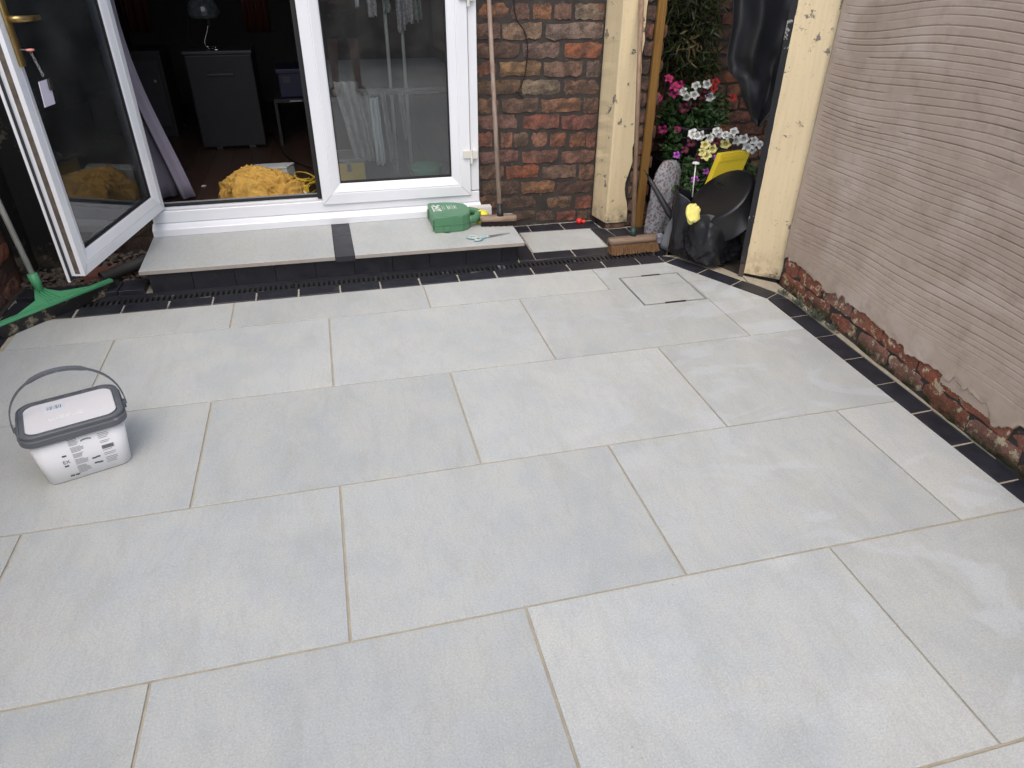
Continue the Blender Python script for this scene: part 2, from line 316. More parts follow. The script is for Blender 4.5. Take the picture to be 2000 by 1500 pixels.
def add_prism(bm, poly, z0, z1, bev=0):
    a = [bm.verts.new((p[0], p[1], z0)) for p in poly]; b = [bm.verts.new((p[0], p[1], z1)) for p in poly]; n = len(poly)
    bm.faces.new(a[::-1]); top = bm.faces.new(b)
    for i in range(n): bm.faces.new((a[i], a[(i+1) % n], b[(i+1) % n], b[i]))
    if bev: bmesh.ops.bevel(bm, geom=list(top.edges), offset=bev, segments=1, affect='EDGES')
    return bm
def prism(name, poly, z0, z1, m, parent, bev=0): return part(name, add_prism(bmn(), poly, z0, z1, bev), m, parent)
def add_tube(bm, pts, r, seg=8, cap=True):
    pts = [Vector(p) for p in pts]; rings = []; n = len(pts); ref = None
    for i, p in enumerate(pts):
        t = (pts[min(i+1, n-1)]-pts[max(i-1, 0)]).normalized()
        if ref is None: ref = t.orthogonal().normalized()
        ref = (ref - t*ref.dot(t)).normalized(); b = t.cross(ref); rr = r[i] if hasattr(r, '__len__') else r
        rings.append([bm.verts.new(p+(ref*math.cos(a)+b*math.sin(a))*rr) for a in [2*math.pi*k/seg for k in range(seg)]])
    for A, B in zip(rings, rings[1:]):
        for k in range(seg): bm.faces.new((A[k], A[(k+1) % seg], B[(k+1) % seg], B[k]))
    if cap: bm.faces.new(rings[0][::-1]); bm.faces.new(rings[-1])
    return bm
def tube(name, pts, r, m, parent, seg=8): return part(name, add_tube(bmn(), pts, r, seg), m, parent, True)
def spline(pts, n=8):
    P = [Vector(p) for p in pts]; P = [P[0]*2-P[1]] + P + [P[-1]*2-P[-2]]; out = []
    for i in range(1, len(P)-2):
        for k in range(n):
            t = k/n; a, b, c, d = P[i-1:i+3]
            out.append(.5*((2*b)+(c-a)*t+(2*a-5*b+4*c-d)*t*t+(3*b-a-3*c+d)*t**3))
    out.append(P[-2]); return out
def add_lathe(bm, prof, c, seg=24, T=None, jit=0):
    rings = []
    for r, z in prof:
        rings.append([bm.verts.new((c[0]+r*math.cos(a)*(1+jit*MN.noise((math.cos(a)*2, math.sin(a)*2, z*9))), c[1]+r*math.sin(a)*(1+jit*MN.noise((math.cos(a)*2, math.sin(a)*2, z*9+5))), c[2]+z)) for a in [2*math.pi*k/seg for k in range(seg)]])
    for A, B in zip(rings, rings[1:]):
        for k in range(seg): bm.faces.new((A[k], A[(k+1) % seg], B[(k+1) % seg], B[k]))
    bm.faces.new(rings[0][::-1]); bm.faces.new(rings[-1])
    if T is not None:
        for R in rings:
            for v in R: v.co = T @ v.co
    return bm
def lathe(name, prof, c, m, parent, seg=24, T=None, jit=0): return part(name, add_lathe(bmn(), prof, c, seg, T, jit), m, parent, True)
def frame_loops(bm, T, a0, a1, z0, z1, prof):
    """closed profile of (inset, b) swept round a rectangle with mitred corners; T maps (a,b,z) to the world"""
    R = [[bm.verts.new(T(*q)) for q in ((a0+i, b, z0+i), (a1-i, b, z0+i), (a1-i, b, z1-i), (a0+i, b, z1-i))] for i, b in prof]
    for A, B in zip(R, R[1:]+R[:1]):
        for k in range(4): bm.faces.new((A[k], A[(k+1) % 4], B[(k+1) % 4], B[k]))
    return bm
def sheet(name, f, nu, nv, m, parent, thick=.002):
    vs = [Vector(f(i/nu, j/nv)) for j in range(nv+1) for i in range(nu+1)]
    fs = [(j*(nu+1)+i, j*(nu+1)+i+1, (j+1)*(nu+1)+i+1, (j+1)*(nu+1)+i) for j in range(nv) for i in range(nu)]
    o = part(name, (vs, [], fs), m, parent, True)
    if thick:
        md = o.modifiers.new('thickness', 'SOLIDIFY'); md.thickness = thick
    return o
def copy_into(o, parent, loc):   # another object on the same mesh data
    c = o.copy(); COL.objects.link(c); c.parent = parent; c.location = loc; return c
def text_mesh(name, txt, size, m, parent, M4, ext=.0004):
    cu = bpy.data.curves.new(name, 'FONT'); cu.body = txt; cu.size = size; cu.extrude = ext; cu.align_x = 'CENTER'; cu.align_y = 'CENTER'
    tmp = bpy.data.objects.new(name+'_tmp', cu); COL.objects.link(tmp); dg = bpy.context.evaluated_depsgraph_get()
    me = bpy.data.meshes.new_from_object(tmp.evaluated_get(dg)); bpy.data.objects.remove(tmp); bpy.data.curves.remove(cu); me.name = name
    me.materials.clear(); me.transform(M4); return link(name, me, m, parent)
# ------------------------------------------------------------------ ground, patio
ground = tag(part('ground', ([(-60, -60, -.09), (60, -60, -.09), (60, 60, -.09), (-60, 60, -.09)], [], [(0, 1, 2, 3)]), 'earth', None), kind='structure')
patio = tag(part('patio', add_prism(bmn(), [(-1.477, -6.7), (2.0, -6.7), (2.24, -.15), (2.11, .03), (1.985, .365), (-1.477, .365)], -.08, -.0045), 'sand_grout', None), kind='structure')
part('rear_bed', add_prism(bmn(), [(-1.477, .443), (1.90, .443), (1.925, .86), (1.66, .86), (1.64, 1.02), (-1.477, 1.02)], -.08, -.0045), 'pale_grout', patio)
part('rubble_bed', add_prism(bmn(), [(-1.476, .61), (-.87, .62), (-.87, 1.015), (-1.476, 1.015)], -.06, -.002), 'earth', patio)
def rline(y): return 2.093-.0205*(-.275-y)
HP = [((0, 1), .266), ((-1, 0), 1.355), ((-.66, .751), None), ((.879, .476), None), ((1, -.0205), None)]
def clip(poly, n, d):
    out = []
    for i in range(len(poly)):
        a, b = poly[i], poly[(i+1) % len(poly)]; da = a[0]*n[0]+a[1]*n[1]-d; db = b[0]*n[0]+b[1]*n[1]-d
        if da <= 0: out.append(a)
        if (da < 0 < db) or (db < 0 < da):
            t = da/(da-db); out.append((a[0]+(b[0]-a[0])*t, a[1]+(b[1]-a[1])*t))
    return out
LC = (-1.25, .283); RC = (1.803, .268); RB = (2.093, -.275)
planes = [((0, 1), .267), ((-1, 0), 1.352), ((-.62, .785), -.62*LC[0]+.785*LC[1]), ((.882, .471), .882*RC[0]+.471*RC[1]), ((1, -.0205), RB[0]-.0205*RB[1])]
J = .0034
def slab(x0, x1, y0, y1, notch=None):
    p = [(x0+J, y0+J), (x1-J, y0+J), (x1-J, y1-J), (x0+J, y1-J)]
    if notch == 'bottom':    # row 0 slab, hole for the cover along its near edge
        p = [(x0+J, y0+J), (CV[0]-J, y0+J), (CV[0]-J, CV[3]+J), (CV[1]+J, CV[3]+J), (CV[1]+J, y0+J), (x1-J, y0+J), (x1-J, y1-J), (x0+J, y1-J)]
    if notch == 'corner':    # row 1 slab, hole in its far right corner
        p = [(x0+J, y0+J), (x1-J, y0+J), (x1-J, CV[2]-J), (CV[0]-J, CV[2]-J), (CV[0]-J, y1-J), (x0+J, y1-J)]
    for n, d in planes: p = clip(p, n, d-.003)
    if len(p) < 3: return
    ar = abs(sum(p[i][0]*p[i-1][1]-p[i-1][0]*p[i][1] for i in range(len(p))))/2
    if ar < .004: return
    prism('slab', p, -.02, random.uniform(-.0005, .0005), 'porcelain_slab', patio, .0009)
CV = (1.472, 1.801, -.212, .121)
for r in range(0, 12):
    y1 = .268 if r == 0 else -(r-1)*.604; y0 = 0 if r == 0 else -r*.604
    if y0 < -6.64: y0 = -6.64
    off = -.433 if r == 0 else (0 if r % 2 else (.458 if r == 2 else .447))
    for k in range(-3, 4):
        x0 = off+k*.904; x1 = x0+.904
        if x1 < -1.36 or x0 > 2.12: continue
        nt_ = 'bottom' if (r == 0 and k == 2) else ('corner' if (r == 1 and k == 1) else None)
        slab(x0, x1, y0, y1, nt_)
# ---- inspection cover with slab inlays
ic = thing('inspection_cover', 'square recessed drain cover with slab inlay and thin steel edge in the patio', 'drain cover', ((CV[0]+CV[1])/2, (CV[2]+CV[3])/2, -.02))
IC = lambda a, b, z: (a, z, b)
bm = bmn(); T = lambda a, b, z: (a, z, b)
frame_loops(bm, T, CV[0]+.001, CV[1]-.001, CV[2]+.001, CV[3]-.001, [(0, -.02), (0, .0010), (.0022, .0010), (.0022, -.004), (.0050, -.004), (.0050, .0008), (.0072, .0008), (.0072, -.02)])
part('frame', bm, 'gasket_grey', ic)
prism('slab_inlay', [(CV[0]+.0078, CV[2]+.0078), (CV[1]-.0078, CV[2]+.0078), (CV[1]-.0078, -.0026), (CV[0]+.0078, -.0026)], -.018, .0002, 'porcelain_slab', ic, .0008)
prism('slab_inlay', [(CV[0]+.0078, .0026), (CV[1]-.0078, .0026), (CV[1]-.0078, CV[3]-.0078), (CV[0]+.0078, CV[3]-.0078)], -.018, .0002, 'porcelain_slab', ic, .0008)
for (u0, v0, u1, v1) in ((1253, 540, 1289, 537), (1297, 589, 1337, 585)):
    a, b = G(u0, v0), G(u1, v1); y = CV[3]-.004 if v0 < 560 else CV[2]+.004
    box('lifting_slot', a.x, b.x, y-.006, y+.006, -.004, .0026, 'black_rubber', ic, .001)
# ---- black paver borders
border = tag(part('paver_border', add_prism(bmn(), [(-1.22, .2735), (1.79, .2735), (1.79, .3590), (-1.22, .3590)], -.03, -.0040), 'pale_grout', None), kind='structure')
def paver(poly, z=0.0, m='black_paver', h=.04):
    cx = sum(p[0] for p in poly)/len(poly); cy = sum(p[1] for p in poly)/len(poly); g = .0035
    q = []
    for p in poly:
        d = Vector((p[0]-cx, p[1]-cy)); L = d.length; d *= (1-g*1.35/max(L, .02)); q.append((cx+d.x+random.uniform(-.001, .001), cy+d.y+random.uniform(-.001, .001)))
    return prism('paver', q, z-h, z+random.uniform(-.0012, .0012), m, border, .0018)
def quad(x0, x1, y0, y1): return [(x0, y0), (x1, y0), (x1, y1), (x0, y1)]
x = 1.061-.1998*11
paver([(-1.29, .29), (x-.004, .272), (x-.004, .362), (-1.29, .36)])
while x < 1.79:
    x1 = min(x+.1998, 1.803); paver(quad(x, x1, .272, .362)); x += .1998
nd_ = Vector((.882, .471)); A, B = Vector(RC), Vector(RB); w = .098
paver([(A.x, A.y+.004), (A.x+nd_.x*w, A.y+nd_.y*w), (A.x+.02, .362), (A.x-.002, .362)])
for k in range(3):
    a = A.lerp(B, k/3); b = A.lerp(B, (k+1)/3); paver([(a.x, a.y), (b.x, b.y), (b.x+nd_.x*w, b.y+nd_.y*w), (a.x+nd_.x*w, a.y+nd_.y*w)])
paver([(B.x, B.y), (B.x+.102, B.y-.02), (B.x+nd_.x*w, B.y+nd_.y*w)])
y = B.y-.004; yo = B.y-.024
while y > -3.4:
    yn = y-.2025; yon = yn+.004
    paver([(rline(y), y), (rline(yn), yn), (rline(yn)+.1, yon), (rline(y)+.1, yo)]); y = yn; yo = yon
y = .20
paver([(-1.352, .2), (-1.25, .285), (-1.30, .36), (-1.455, .24)])
while y > -3:
    paver(quad(-1.455, -1.356, y-.2, y)); y -= .2025
box('edge_mortar', -1.4765, -1.4565, -6.6, .62, -.03, -.001, 'mortar', border)
# passage pavers and tile
prism('slab', [(1.135, .572), (1.572, .563), (1.578, .868), (1.140, .886)], -.02, .0005, 'porcelain_slab', patio, .0009)
for q in ([(1.118, .462), (1.352, .455), (1.354, .560), (1.128, .566)], [(1.352, .455), (1.585, .447), (1.583, .555), (1.354, .560)],
          [(1.025, .455), (1.118, .455), (1.130, .57), (1.130, .72), (1.07, .72)], [(1.07, .72), (1.130, .72), (1.135, .888), (1.10, .888)],
          [(1.08, .892), (1.215, .888), (1.22, 1.0), (1.10, 1.005)], [(1.215, .888), (1.425, .88), (1.425, 1.0), (1.22, 1.0)], [(1.425, .88), (1.645, .872), (1.645, 1.0), (1.425, 1.0)],
          [(1.583, .66), (1.69, .655), (1.672, .835), (1.645, .872), (1.580, .872)], [(1.585, .447), (1.69, .443), (1.69, .655), (1.583, .66)],
          [(1.69, .443), (1.80, .44), (1.80, .65), (1.69, .655)], [(1.69, .655), (1.80, .65), (1.80, .835), (1.675, .835)], [(1.80, .44), (1.885, .43), (1.90, .64), (1.80, .65)], [(1.80, .65), (1.90, .64), (1.92, .85), (1.80, .835)]):
    paver(q)
for q in ([(-1.44, .50), (-1.20, .485), (-1.19, .60), (-1.43, .615)], [(-1.20, .485), (-.985, .475), (-.98, .61), (-1.19, .60)], [(-.985, .475), (-.862, .47), (-.862, .62), (-.98, .61)]):
    paver(q, .022, h=.05)
paver([(-1.455, .245), (-1.30, .365), (-1.18, .37), (-1.18, .48), (-1.45, .50)])
# sandy mortar fillet along the right-hand wall
part('sand_fillet', add_prism(bmn(), [(2.20, -.29), (2.10, .02), (2.235, -.13), (2.20, -.885), (2.145, -1.70), (2.10, -2.6), (2.06, -3.4), (2.01, -3.4), (2.155, -1.70), (2.178, -.80)][:1]+[(2.195, -.33), (2.10, -.08), (2.115, .0), (2.235, -.13), (2.215, -.70), (2.18, -1.30), (2.135, -2.6), (2.13, -3.4), (2.128, -3.4), (2.150, -1.70), (2.176, -.80)][1:], -.03, .004), 'sand_grout', border)
# ------------------------------------------------------------------ drain channel
dr = thing('drain_channel', 'narrow black plastic drain channel with slotted grating along the step', 'drain', (0, .405, -.06))
box('channel', -1.17, 1.80, .3655, .4425, -.06, -.022, 'drain_dark', dr); box('mortar_bed', -1.30, 1.02, .4430, .4775, -.03, -.0015, 'black_paver', dr); box('mortar_bed', 1.0265, 1.80, .4430, .4530, -.03, -.0015, 'black_paver', dr)
gr = None
for gi, (gx0, gx1) in enumerate(((-1.165, -.165), (-.162, .838), (.841, 1.795))):
    bm = bmn(); add_box(bm, gx0, gx1, .3660, .3790, -.022, -.002); add_box(bm, gx0, gx1, .4300, .4425, -.022, -.002)
    g = part('grate', bm, 'drain_plastic', dr); xb = gx0+.006; bar0 = None
    while xb < gx1-.012:
        if bar0 is None: bar0 = box('bar', xb, xb+.0125, .3792, .4298, -.016, -.0026, 'drain_plastic', g)
        else: copy_into(bar0, g, (xb-(gx0+.006), 0, random.uniform(-.0007, .0007)))
        xb += .0248
# ------------------------------------------------------------------ door step
zt = .122; st = thing('door_step', 'low step of two pale slabs with black tile strip and black tiled front', 'step', (0, .7, 0))
def tp(u, v): q = G(u, v, zt); return q.x
xl = -.862; FY = lambda x: .457-.02*(x+.86); BY = .975
xs1, xs2, xe = tp(655, 503), tp(693, 500), 1.042
bm = bmn(); add_prism(bm, [(xl, FY(xl)), (xs1-.002, FY(xs1)), (xs1-.006, BY), (xl-.012, BY)], zt-.02, zt, .0012); part('tread_slab', bm, 'porcelain_slab', st)
bm = bmn(); add_prism(bm, [(xs2+.002, FY(xs2)), (xe, FY(xe)), (xe+.006, .86), (.91, .86), (.91, BY), (xs2-.004, BY)], zt-.02, zt, .0012); part('tread_slab', bm, 'porcelain_slab', st)
prism('tread_edge', [(xl, FY(xl)-.0012), (xs1-.002, FY(xs1)-.0012), (xs1-.002, FY(xs1)), (xl, FY(xl))], zt-.0195, zt-.0012, 'slab_edge', st)
prism('tread_edge', [(xs2+.002, FY(xs2)-.0012), (xe, FY(xe)-.0012), (xe, FY(xe)), (xs2+.002, FY(xs2))], zt-.0195, zt-.0012, 'slab_edge', st)
ym = .73
prism('tile_strip', [(xs1, FY(xs1)+.002), (xs2, FY(xs2)+.002), (xs2-.002, ym), (xs1-.002, ym)], zt-.03, zt-.0008, 'black_paver', st, .001)
prism('tile_strip', [(xs1-.002, ym+.003), (xs2-.002, ym+.003), (xs2-.005, BY), (xs1-.005, BY)], zt-.03, zt-.0004, 'black_paver', st, .001)
x = xl+.03; ends = [x]
while x < 1.02: x = min(x+.196, 1.02); ends.append(x)
for a, b in zip(ends, ends[1:]): box('riser_tile', a+.0012, b-.0012, .478, .487, -.003, zt-.0215, 'black_tile', st, .0008)
box('riser_core', xl+.05, 1.018, .4875, .95, -.004, zt-.0212, 'mortar', st)
box('riser_tile', 1.0195, 1.0255, .48, .86, -.003, zt-.0215, 'black_tile', st)
# ------------------------------------------------------------------ bricks
def brick_mesh(seed):
    rnd = random.Random(seed); nx, nz = 7, 4; vs = []; fs = []
    for j in range(nz):
        for i in range(nx):
            x = i/(nx-1)-.5; z = j/(nz-1)-.5; ex = i in (0, nx-1); ez = j in (0, nz-1)
            y = rnd.uniform(-.05, .05)
            if ex or ez: y += .045
            if ex and ez: x *= rnd.uniform(.955, .995); z *= rnd.uniform(.86, .99); y += .05
            if ex: x += rnd.uniform(-.022, .014)*(1 if x > 0 else -1)
            if ez: z += rnd.uniform(-.11, .05)*(1 if z > 0 else -1)
            vs.append((x, y, z))
    for j in range(nz-1):
        for i in range(nx-1): a = j*nx+i; fs.append((a, a+1, a+nx+1, a+nx))
    ring = [i for i in range(nx)]+[j*nx+nx-1 for j in range(1, nz)]+[(nz-1)*nx+i for i in range(nx-2, -1, -1)]+[j*nx for j in range(nz-2, 0, -1)]
    n0 = len(vs)
    for r in ring: vs.append((vs[r][0], 1.0, vs[r][2]))
    L = len(ring)
    for k in range(L): fs.append((ring[(k+1) % L], ring[k], n0+k, n0+(k+1) % L))
    me = bpy.data.meshes.new('brick'); me.from_pydata(vs, [], fs); me.update()
    return me
BM = {}
def brick(parent, c, w, h, color, m='old_brick', rz=0.0, depth=.05, name='brick'):
    key = (m, random.randrange(9))
    if key not in BM:
        BM[key] = brick_mesh(hash(key) & 9999 if False else sum(map(ord, m))*10+key[1]); BM[key].materials.append(MATS[m])
    o = bpy.data.objects.new(name, BM[key]); COL.objects.link(o); o.parent = parent; o.location = Vector(c)-base_of(parent)
    o.scale = (w, depth, h); o.rotation_euler = (random.uniform(-.012, .012), random.uniform(-.01, .01), rz); o.color = (*color, 1); return o
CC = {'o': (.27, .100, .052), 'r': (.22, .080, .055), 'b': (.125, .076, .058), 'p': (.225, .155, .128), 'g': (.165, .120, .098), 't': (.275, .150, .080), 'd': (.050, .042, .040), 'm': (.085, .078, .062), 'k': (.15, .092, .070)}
house = thing('brick_house', 'old red brick house wall with sooty mortar beside the white glazed doors', 'house', (0, 1.03, 0))
WY = 1.018
def zx(x, y):
    q = PY(900+x*.30667, y*.30667, WY); return q.x, q.z
box('wall', .915, 1.70, WY+.0055, 1.27, -.06, 2.45, 'mortar', house)
box('wall', -1.477, -.86, WY+.0055, 1.27, -.06, 2.45, 'mortar', house)
box('wall', -.8605, .9155, WY+.0055, 1.27, 2.16, 2.45, 'mortar', house)
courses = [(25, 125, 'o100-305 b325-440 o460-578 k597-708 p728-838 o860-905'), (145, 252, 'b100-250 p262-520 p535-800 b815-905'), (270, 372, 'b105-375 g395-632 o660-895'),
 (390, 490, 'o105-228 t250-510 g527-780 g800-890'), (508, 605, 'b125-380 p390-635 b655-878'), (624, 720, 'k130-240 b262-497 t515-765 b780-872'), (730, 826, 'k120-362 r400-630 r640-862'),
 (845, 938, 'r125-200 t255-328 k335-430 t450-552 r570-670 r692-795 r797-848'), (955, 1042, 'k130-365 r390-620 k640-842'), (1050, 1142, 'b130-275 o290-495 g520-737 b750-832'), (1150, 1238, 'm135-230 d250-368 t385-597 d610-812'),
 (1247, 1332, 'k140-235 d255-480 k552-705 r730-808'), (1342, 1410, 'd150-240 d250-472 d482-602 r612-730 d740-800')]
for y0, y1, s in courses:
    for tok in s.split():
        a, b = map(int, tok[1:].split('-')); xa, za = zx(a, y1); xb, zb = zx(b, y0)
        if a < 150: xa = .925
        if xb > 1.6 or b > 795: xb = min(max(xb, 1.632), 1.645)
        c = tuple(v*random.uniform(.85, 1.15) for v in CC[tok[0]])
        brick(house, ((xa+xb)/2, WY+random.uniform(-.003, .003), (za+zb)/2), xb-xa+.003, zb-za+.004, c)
z = zx(300, 10)[1]+.012; row = 0
pal = 'okbrpgkbt'
while z < 2.36:
    xx = .925+(row % 2)*-.11
    while xx < 1.64:
        a, b = max(xx, .925), min(xx+.215, 1.645)
        if b-a > .04: brick(house, ((a+b)/2, WY, z+.0375), b-a, .073, CC[random.choice(pal)])
        xx += .226
    z += .0865; row += 1
z = .02; row = 0
while z < 2.36:
    xx = -1.46+(row % 2)*-.11
    while xx < -.87:
        a, b = max(xx, -1.46), min(xx+.215, -.872)
        if b-a > .04: brick(house, ((a+b)/2, WY, z+.0375), b-a, .072, CC[random.choice('bkkpgr')] if z > .30 else (.012, .012, .013))
        xx += .226
    z += .0865; row += 1
xx = -.85
while xx < .90:
    for q in range(3): brick(house, (xx+.1, WY, 2.20+q*.0865), .21, .072, CC[random.choice(pal)])
    xx += .225
# black painted pier left of the doors and black paint by the corner
box('painted_pier', -1.476, -1.19, .865, 1.028, -.05, 2.45, 'black_wall_paint', house, .004)
box('painted_pier', -1.476, -1.432, .74, .8645, -.05, 2.45, 'black_wall_paint', house, .004)
# brick return of the wall (reveal) beside the door frame is the end of the bricks themselves
# ------------------------------------------------------------------ cream pier between house wall and passage
cp = thing('cream_pier', 'cream painted pier with peeling base beside the house bricks and the broom', 'pier', (1.75, .92, 0))
def ragged(n, f):
    return [f(i/n) for i in range(n+1)]
bm = bmn()
# painted coat wraps the left face and most of the front: cross-sections stacked upwards with uneven edges
secs = []; N = 60
for i in range(N+1):
    zz = .035+i/N*2.4; e1 = MN.noise((0, 3, zz*26))*.007+MN.noise((7, 3, zz*70))*.004; e2 = MN.noise((5, 1, zz*14))*.010+MN.noise((2, 8, zz*50))*.005
    xr = 1.800+e2-(.03 if .13 < zz < .38 else 0)*abs(math.sin((zz-.13)/.25*math.pi)); zz2 = zz+(0)
    secs.append([(1.640+e1*.3, 1.012, zz), (1.640+e1, 1.012-.022, zz), (1.668, .848, zz), (1.676, .838, zz), (xr, .838, zz), (xr, .858, zz), (1.69, .866, zz), (1.665, 1.012, zz)])
R = [[bm.verts.new(p) for p in s] for s in secs]
for Aq, Bq in zip(R, R[1:]):
    for k in range(8): bm.faces.new((Aq[k], Aq[(k+1) % 8], Bq[(k+1) % 8], Bq[k]))
bm.faces.new(R[0]); bm.faces.new(R[-1][::-1])
part('paint_coat', bm, 'cream_paint', cp)
box('pier_core', 1.672, 1.915, .868, 1.26, -.05, 2.44, 'mortar', cp)
z = .0
while z < 2.3:
    for xa, xb in (((1.81, 1.925),) if int(z/.086) % 2 else ((1.80, 1.858), (1.868, 1.935))):
        brick(cp, ((xa+xb)/2, .855+random.uniform(-.004, .004), z+.038), xb-xa, .072, CC[random.choice('krb')], 'dark_brick')
    for ya in (.865, 1.09):
        brick(cp, (1.918+random.uniform(0, .012), ya+.1, z+.038), .205, .072, CC[random.choice('krb')], 'dark_brick', math.pi/2)
    z += .0865
brick(cp, (1.735, .845, .018), .12, .05, CC['k'], 'dark_brick')
tb = tag(box('timber_batten', 1.858, 1.903, .822, .848, -.003, 2.3, 'amber_wood', None, .003), 'amber stained timber batten standing upright against the pier at the passage opening', 'timber')
# ------------------------------------------------------------------ right hand wall: bricks below, combed render above
rw = thing('rendered_wall', 'garden wall with combed mauve render above two courses of flaking red bricks', 'wall', (2.2, -1.5, 0))
W0 = Vector((2.240, -.142, 0)); TD = Vector((-.062, -1, 0)).normalized(); ON = Vector((-1, .062, 0)).normalized(); RZ = math.atan2(TD.y, TD.x)
def wp(s, o, z): return W0+TD*s+ON*o+Vector((0, 0, z))
Tw = lambda a, b, c: wp(a, b, c)
box('wall_core', -.0, 6.7, -.24, -.003, -.05, 1.75, 'mortar', rw, T=Tw)
pw = random.Random(3)
for r in range(2):
    s = .015+(-.11 if r else 0)
    while s < 4.2:
        L = pw.uniform(.20, .235); a = max(s, .012)
        c = random.choice([(.36, .105, .058), (.31, .095, .062), (.39, .13, .075), (.33, .16, .125)])
        if s+L-a > .05: brick(rw, wp(a+(s+L-a)/2, pw.uniform(-.001, .005), .043+r*.083), s+L-a-.005, .082, c, 'painted_brick', RZ, .06)
        s += L
def edge(s):
    e = .156+.014*MN.noise((s*4, 1, 0))+.012*(1 if MN.noise((s*17, 4, 0)) > .05 else -1)*abs(MN.noise((s*9, 8, 0)))*2+.010*MN.noise((s*38, 2, 0))+.006*MN.noise((s*90, 5, 0))
    e += -.05*math.exp(-((s-1.40)/.055)**2)+.035*math.exp(-((s-1.36)/.02)**2)-.02*math.exp(-((s-.95)/.12)**2)
    return e
def sst(x): x = min(max(x, 0), 1); return x*x*(3-2*x)
def disp(s, z):
    cur = .055*sst(s/.65)*(1.1-.35*z)-.012*sst((s-.9)/.8)+.010*math.sin(s*5+z*3)+.004*math.sin(s*3.7+z*2.1+1)
    zz = z-cur; warp = .009*math.sin(s*1.7+zz*8)+.007*math.sin(zz*23+s*1.1)+.003*math.sin(s*6.1-zz*15)+.0004*MN.noise((s*24, zz*24, 2)); t = (zz+warp)/.0235
    k = math.floor(t); f = t-k; h1 = MN.noise((k*3.7, 1.3, 0)); wv = abs(f-.5-.18*h1)*.0235
    amp = .85+1.1*MN.noise((k*1.9, s*1.2, 5)); amp = min(max(amp, .12), 1.35)
    seg = MN.noise((k*2.3+11, s*3.1, 2)); amp *= 1-sst((seg-.34)/.12)
    if z < .30: amp *= sst((z-.19)/.09)*.75
    amp *= sst((s-.035)/.03)
    wd_ = .0014+.0006*MN.noise((k*5.1, s*2, 8)); g = -amp*.0047*math.exp(-(wv/wd_)**2)
    return g+.0018*MN.noise((s*2.2, z*2.2, 7))+.0009*MN.noise((s*9, z*9, 1))+.0005*MN.noise((s*40, z*40, 4))+.0004*MN.noise((s*110, z*110, 6))
vs = []; fs = []; ns, nz = 190, 950; SM, ZM = 1.85, 1.42
for i in range(ns+1):
    s = .012+(SM-.012)*i/ns; e = edge(s)
    for j in range(nz+1):
        z = e+(.22-e)*(j/60) if j < 60 else .22+(ZM-.22)*(j-60)/(nz-60); d = disp(s, z)
        rim = 1-sst((z-e)/.004); vs.append(wp(s, .014+d-.003*rim+.004*MN.noise((s*30, z*30, 9))*(1-sst((z-e)/.05)), z))
for i in range(ns):
    for j in range(nz):
        a = i*(nz+1)+j; fs.append((a, a+nz+1, a+nz+2, a+1))
b0 = len(vs)
for i in range(ns+1):
    s = .012+(SM-.012)*i/ns; vs.append(wp(s, -.004, edge(s)+.004))
for i in range(ns): fs.append((b0+i, b0+i+1, (i+1)*(nz+1), i*(nz+1)))
c0 = len(vs)     # left edge return
for j in range(0, nz+1): vs.append(wp(.012, -.01, edge(.012)+(.22-edge(.012))*(j/60) if j < 60 else .22+(ZM-.22)*(j-60)/(nz-60)))
for j in range(nz): fs.append((c0+j, j, j+1, c0+j+1))
part('render_coat', (vs, [], fs), 'mauve_render', rw, True)
bm = bmn(); add_box(bm, .012, SM, -.01, .016, ZM, 1.75, Tw); add_box(bm, SM, 6.7, -.01, .016, .16, 1.75, Tw); part('render_coat', bm, 'mauve_render', rw)
# older plaster patch under the lifted render, near the camera
pts = [(1.14+.23*k/40, .118+.010*MN.noise((k*.5, 3, 0))+.006*MN.noise((k*1.3, 1, 0))) for k in range(41)]+[(1.375, .12), (1.36, .165), (1.14, .17)]
bm = bmn(); a = [bm.verts.new(wp(s, .004, z)) for s, z in pts]; b = [bm.verts.new(wp(s, .010, z)) for s, z in pts]
bm.faces.new(b); bm.faces.new(a[::-1])
for k in range(len(pts)): bm.faces.new((a[k], a[(k+1) % len(pts)], b[(k+1) % len(pts)], b[k]))
part('plaster_patch', bm, 'mauve_render', rw)
# ------------------------------------------------------------------ cream gate post (right)
gp = thing('gate_post', 'cream painted gate post with black painted inner edge next to the rendered wall', 'post', (2.18, -.05, 0))
pl, pr_ = Vector((2.113, -.012, 0)), Vector((2.243, -.128, 0)); fd = (pr_-pl).normalized(); fn = Vector((-fd.y, fd.x, 0))*-1
if fn.y > 0: fn = -fn
bm = bmn(); R = []
for i in range(71):
    zz = .022+i/70*2.3; e = MN.noise((3, 1, zz*22))*.004+MN.noise((3, 9, zz*70))*.0025; e2 = MN.noise((8, 4, zz*18))*.006+MN.noise((8, 2, zz*60))*.003
    zb = zz+(0 if i else 0)
    q = [pl+fd*(e*.5), pr_+fd*(e2+.006), pr_+fd*(e2*.5+.006)-fn*.02, pr_-fn*.02-fd*.02, pl+fd*.02-fn*.02, pl-fn*.02]
    R.append([bm.verts.new((p.x, p.y, zb)) for p in q])
for Aq, Bq in zip(R, R[1:]):
    for k in range(6): bm.faces.new((Aq[k], Aq[(k+1) % 6], Bq[(k+1) % 6], Bq[k]))
bm.faces.new(R[0]); bm.faces.new(R[-1][::-1]); part('paint_coat', bm, 'cream_paint', gp)
def Tp(a, b, c): v = pl+fd*a-fn*b; return (v.x, v.y, c)
box('post_core', .004, .165, .021, .20, -.04, 2.31, 'mortar', gp, T=Tp)
box('black_edge', -.030, .0, .003, .16, .07, 2.31, 'black_paint', gp, .003, T=Tp)
box('base_mortar', -.028, .001, .006, .10, -.01, .069, 'stone_mix', gp, .004, T=Tp)
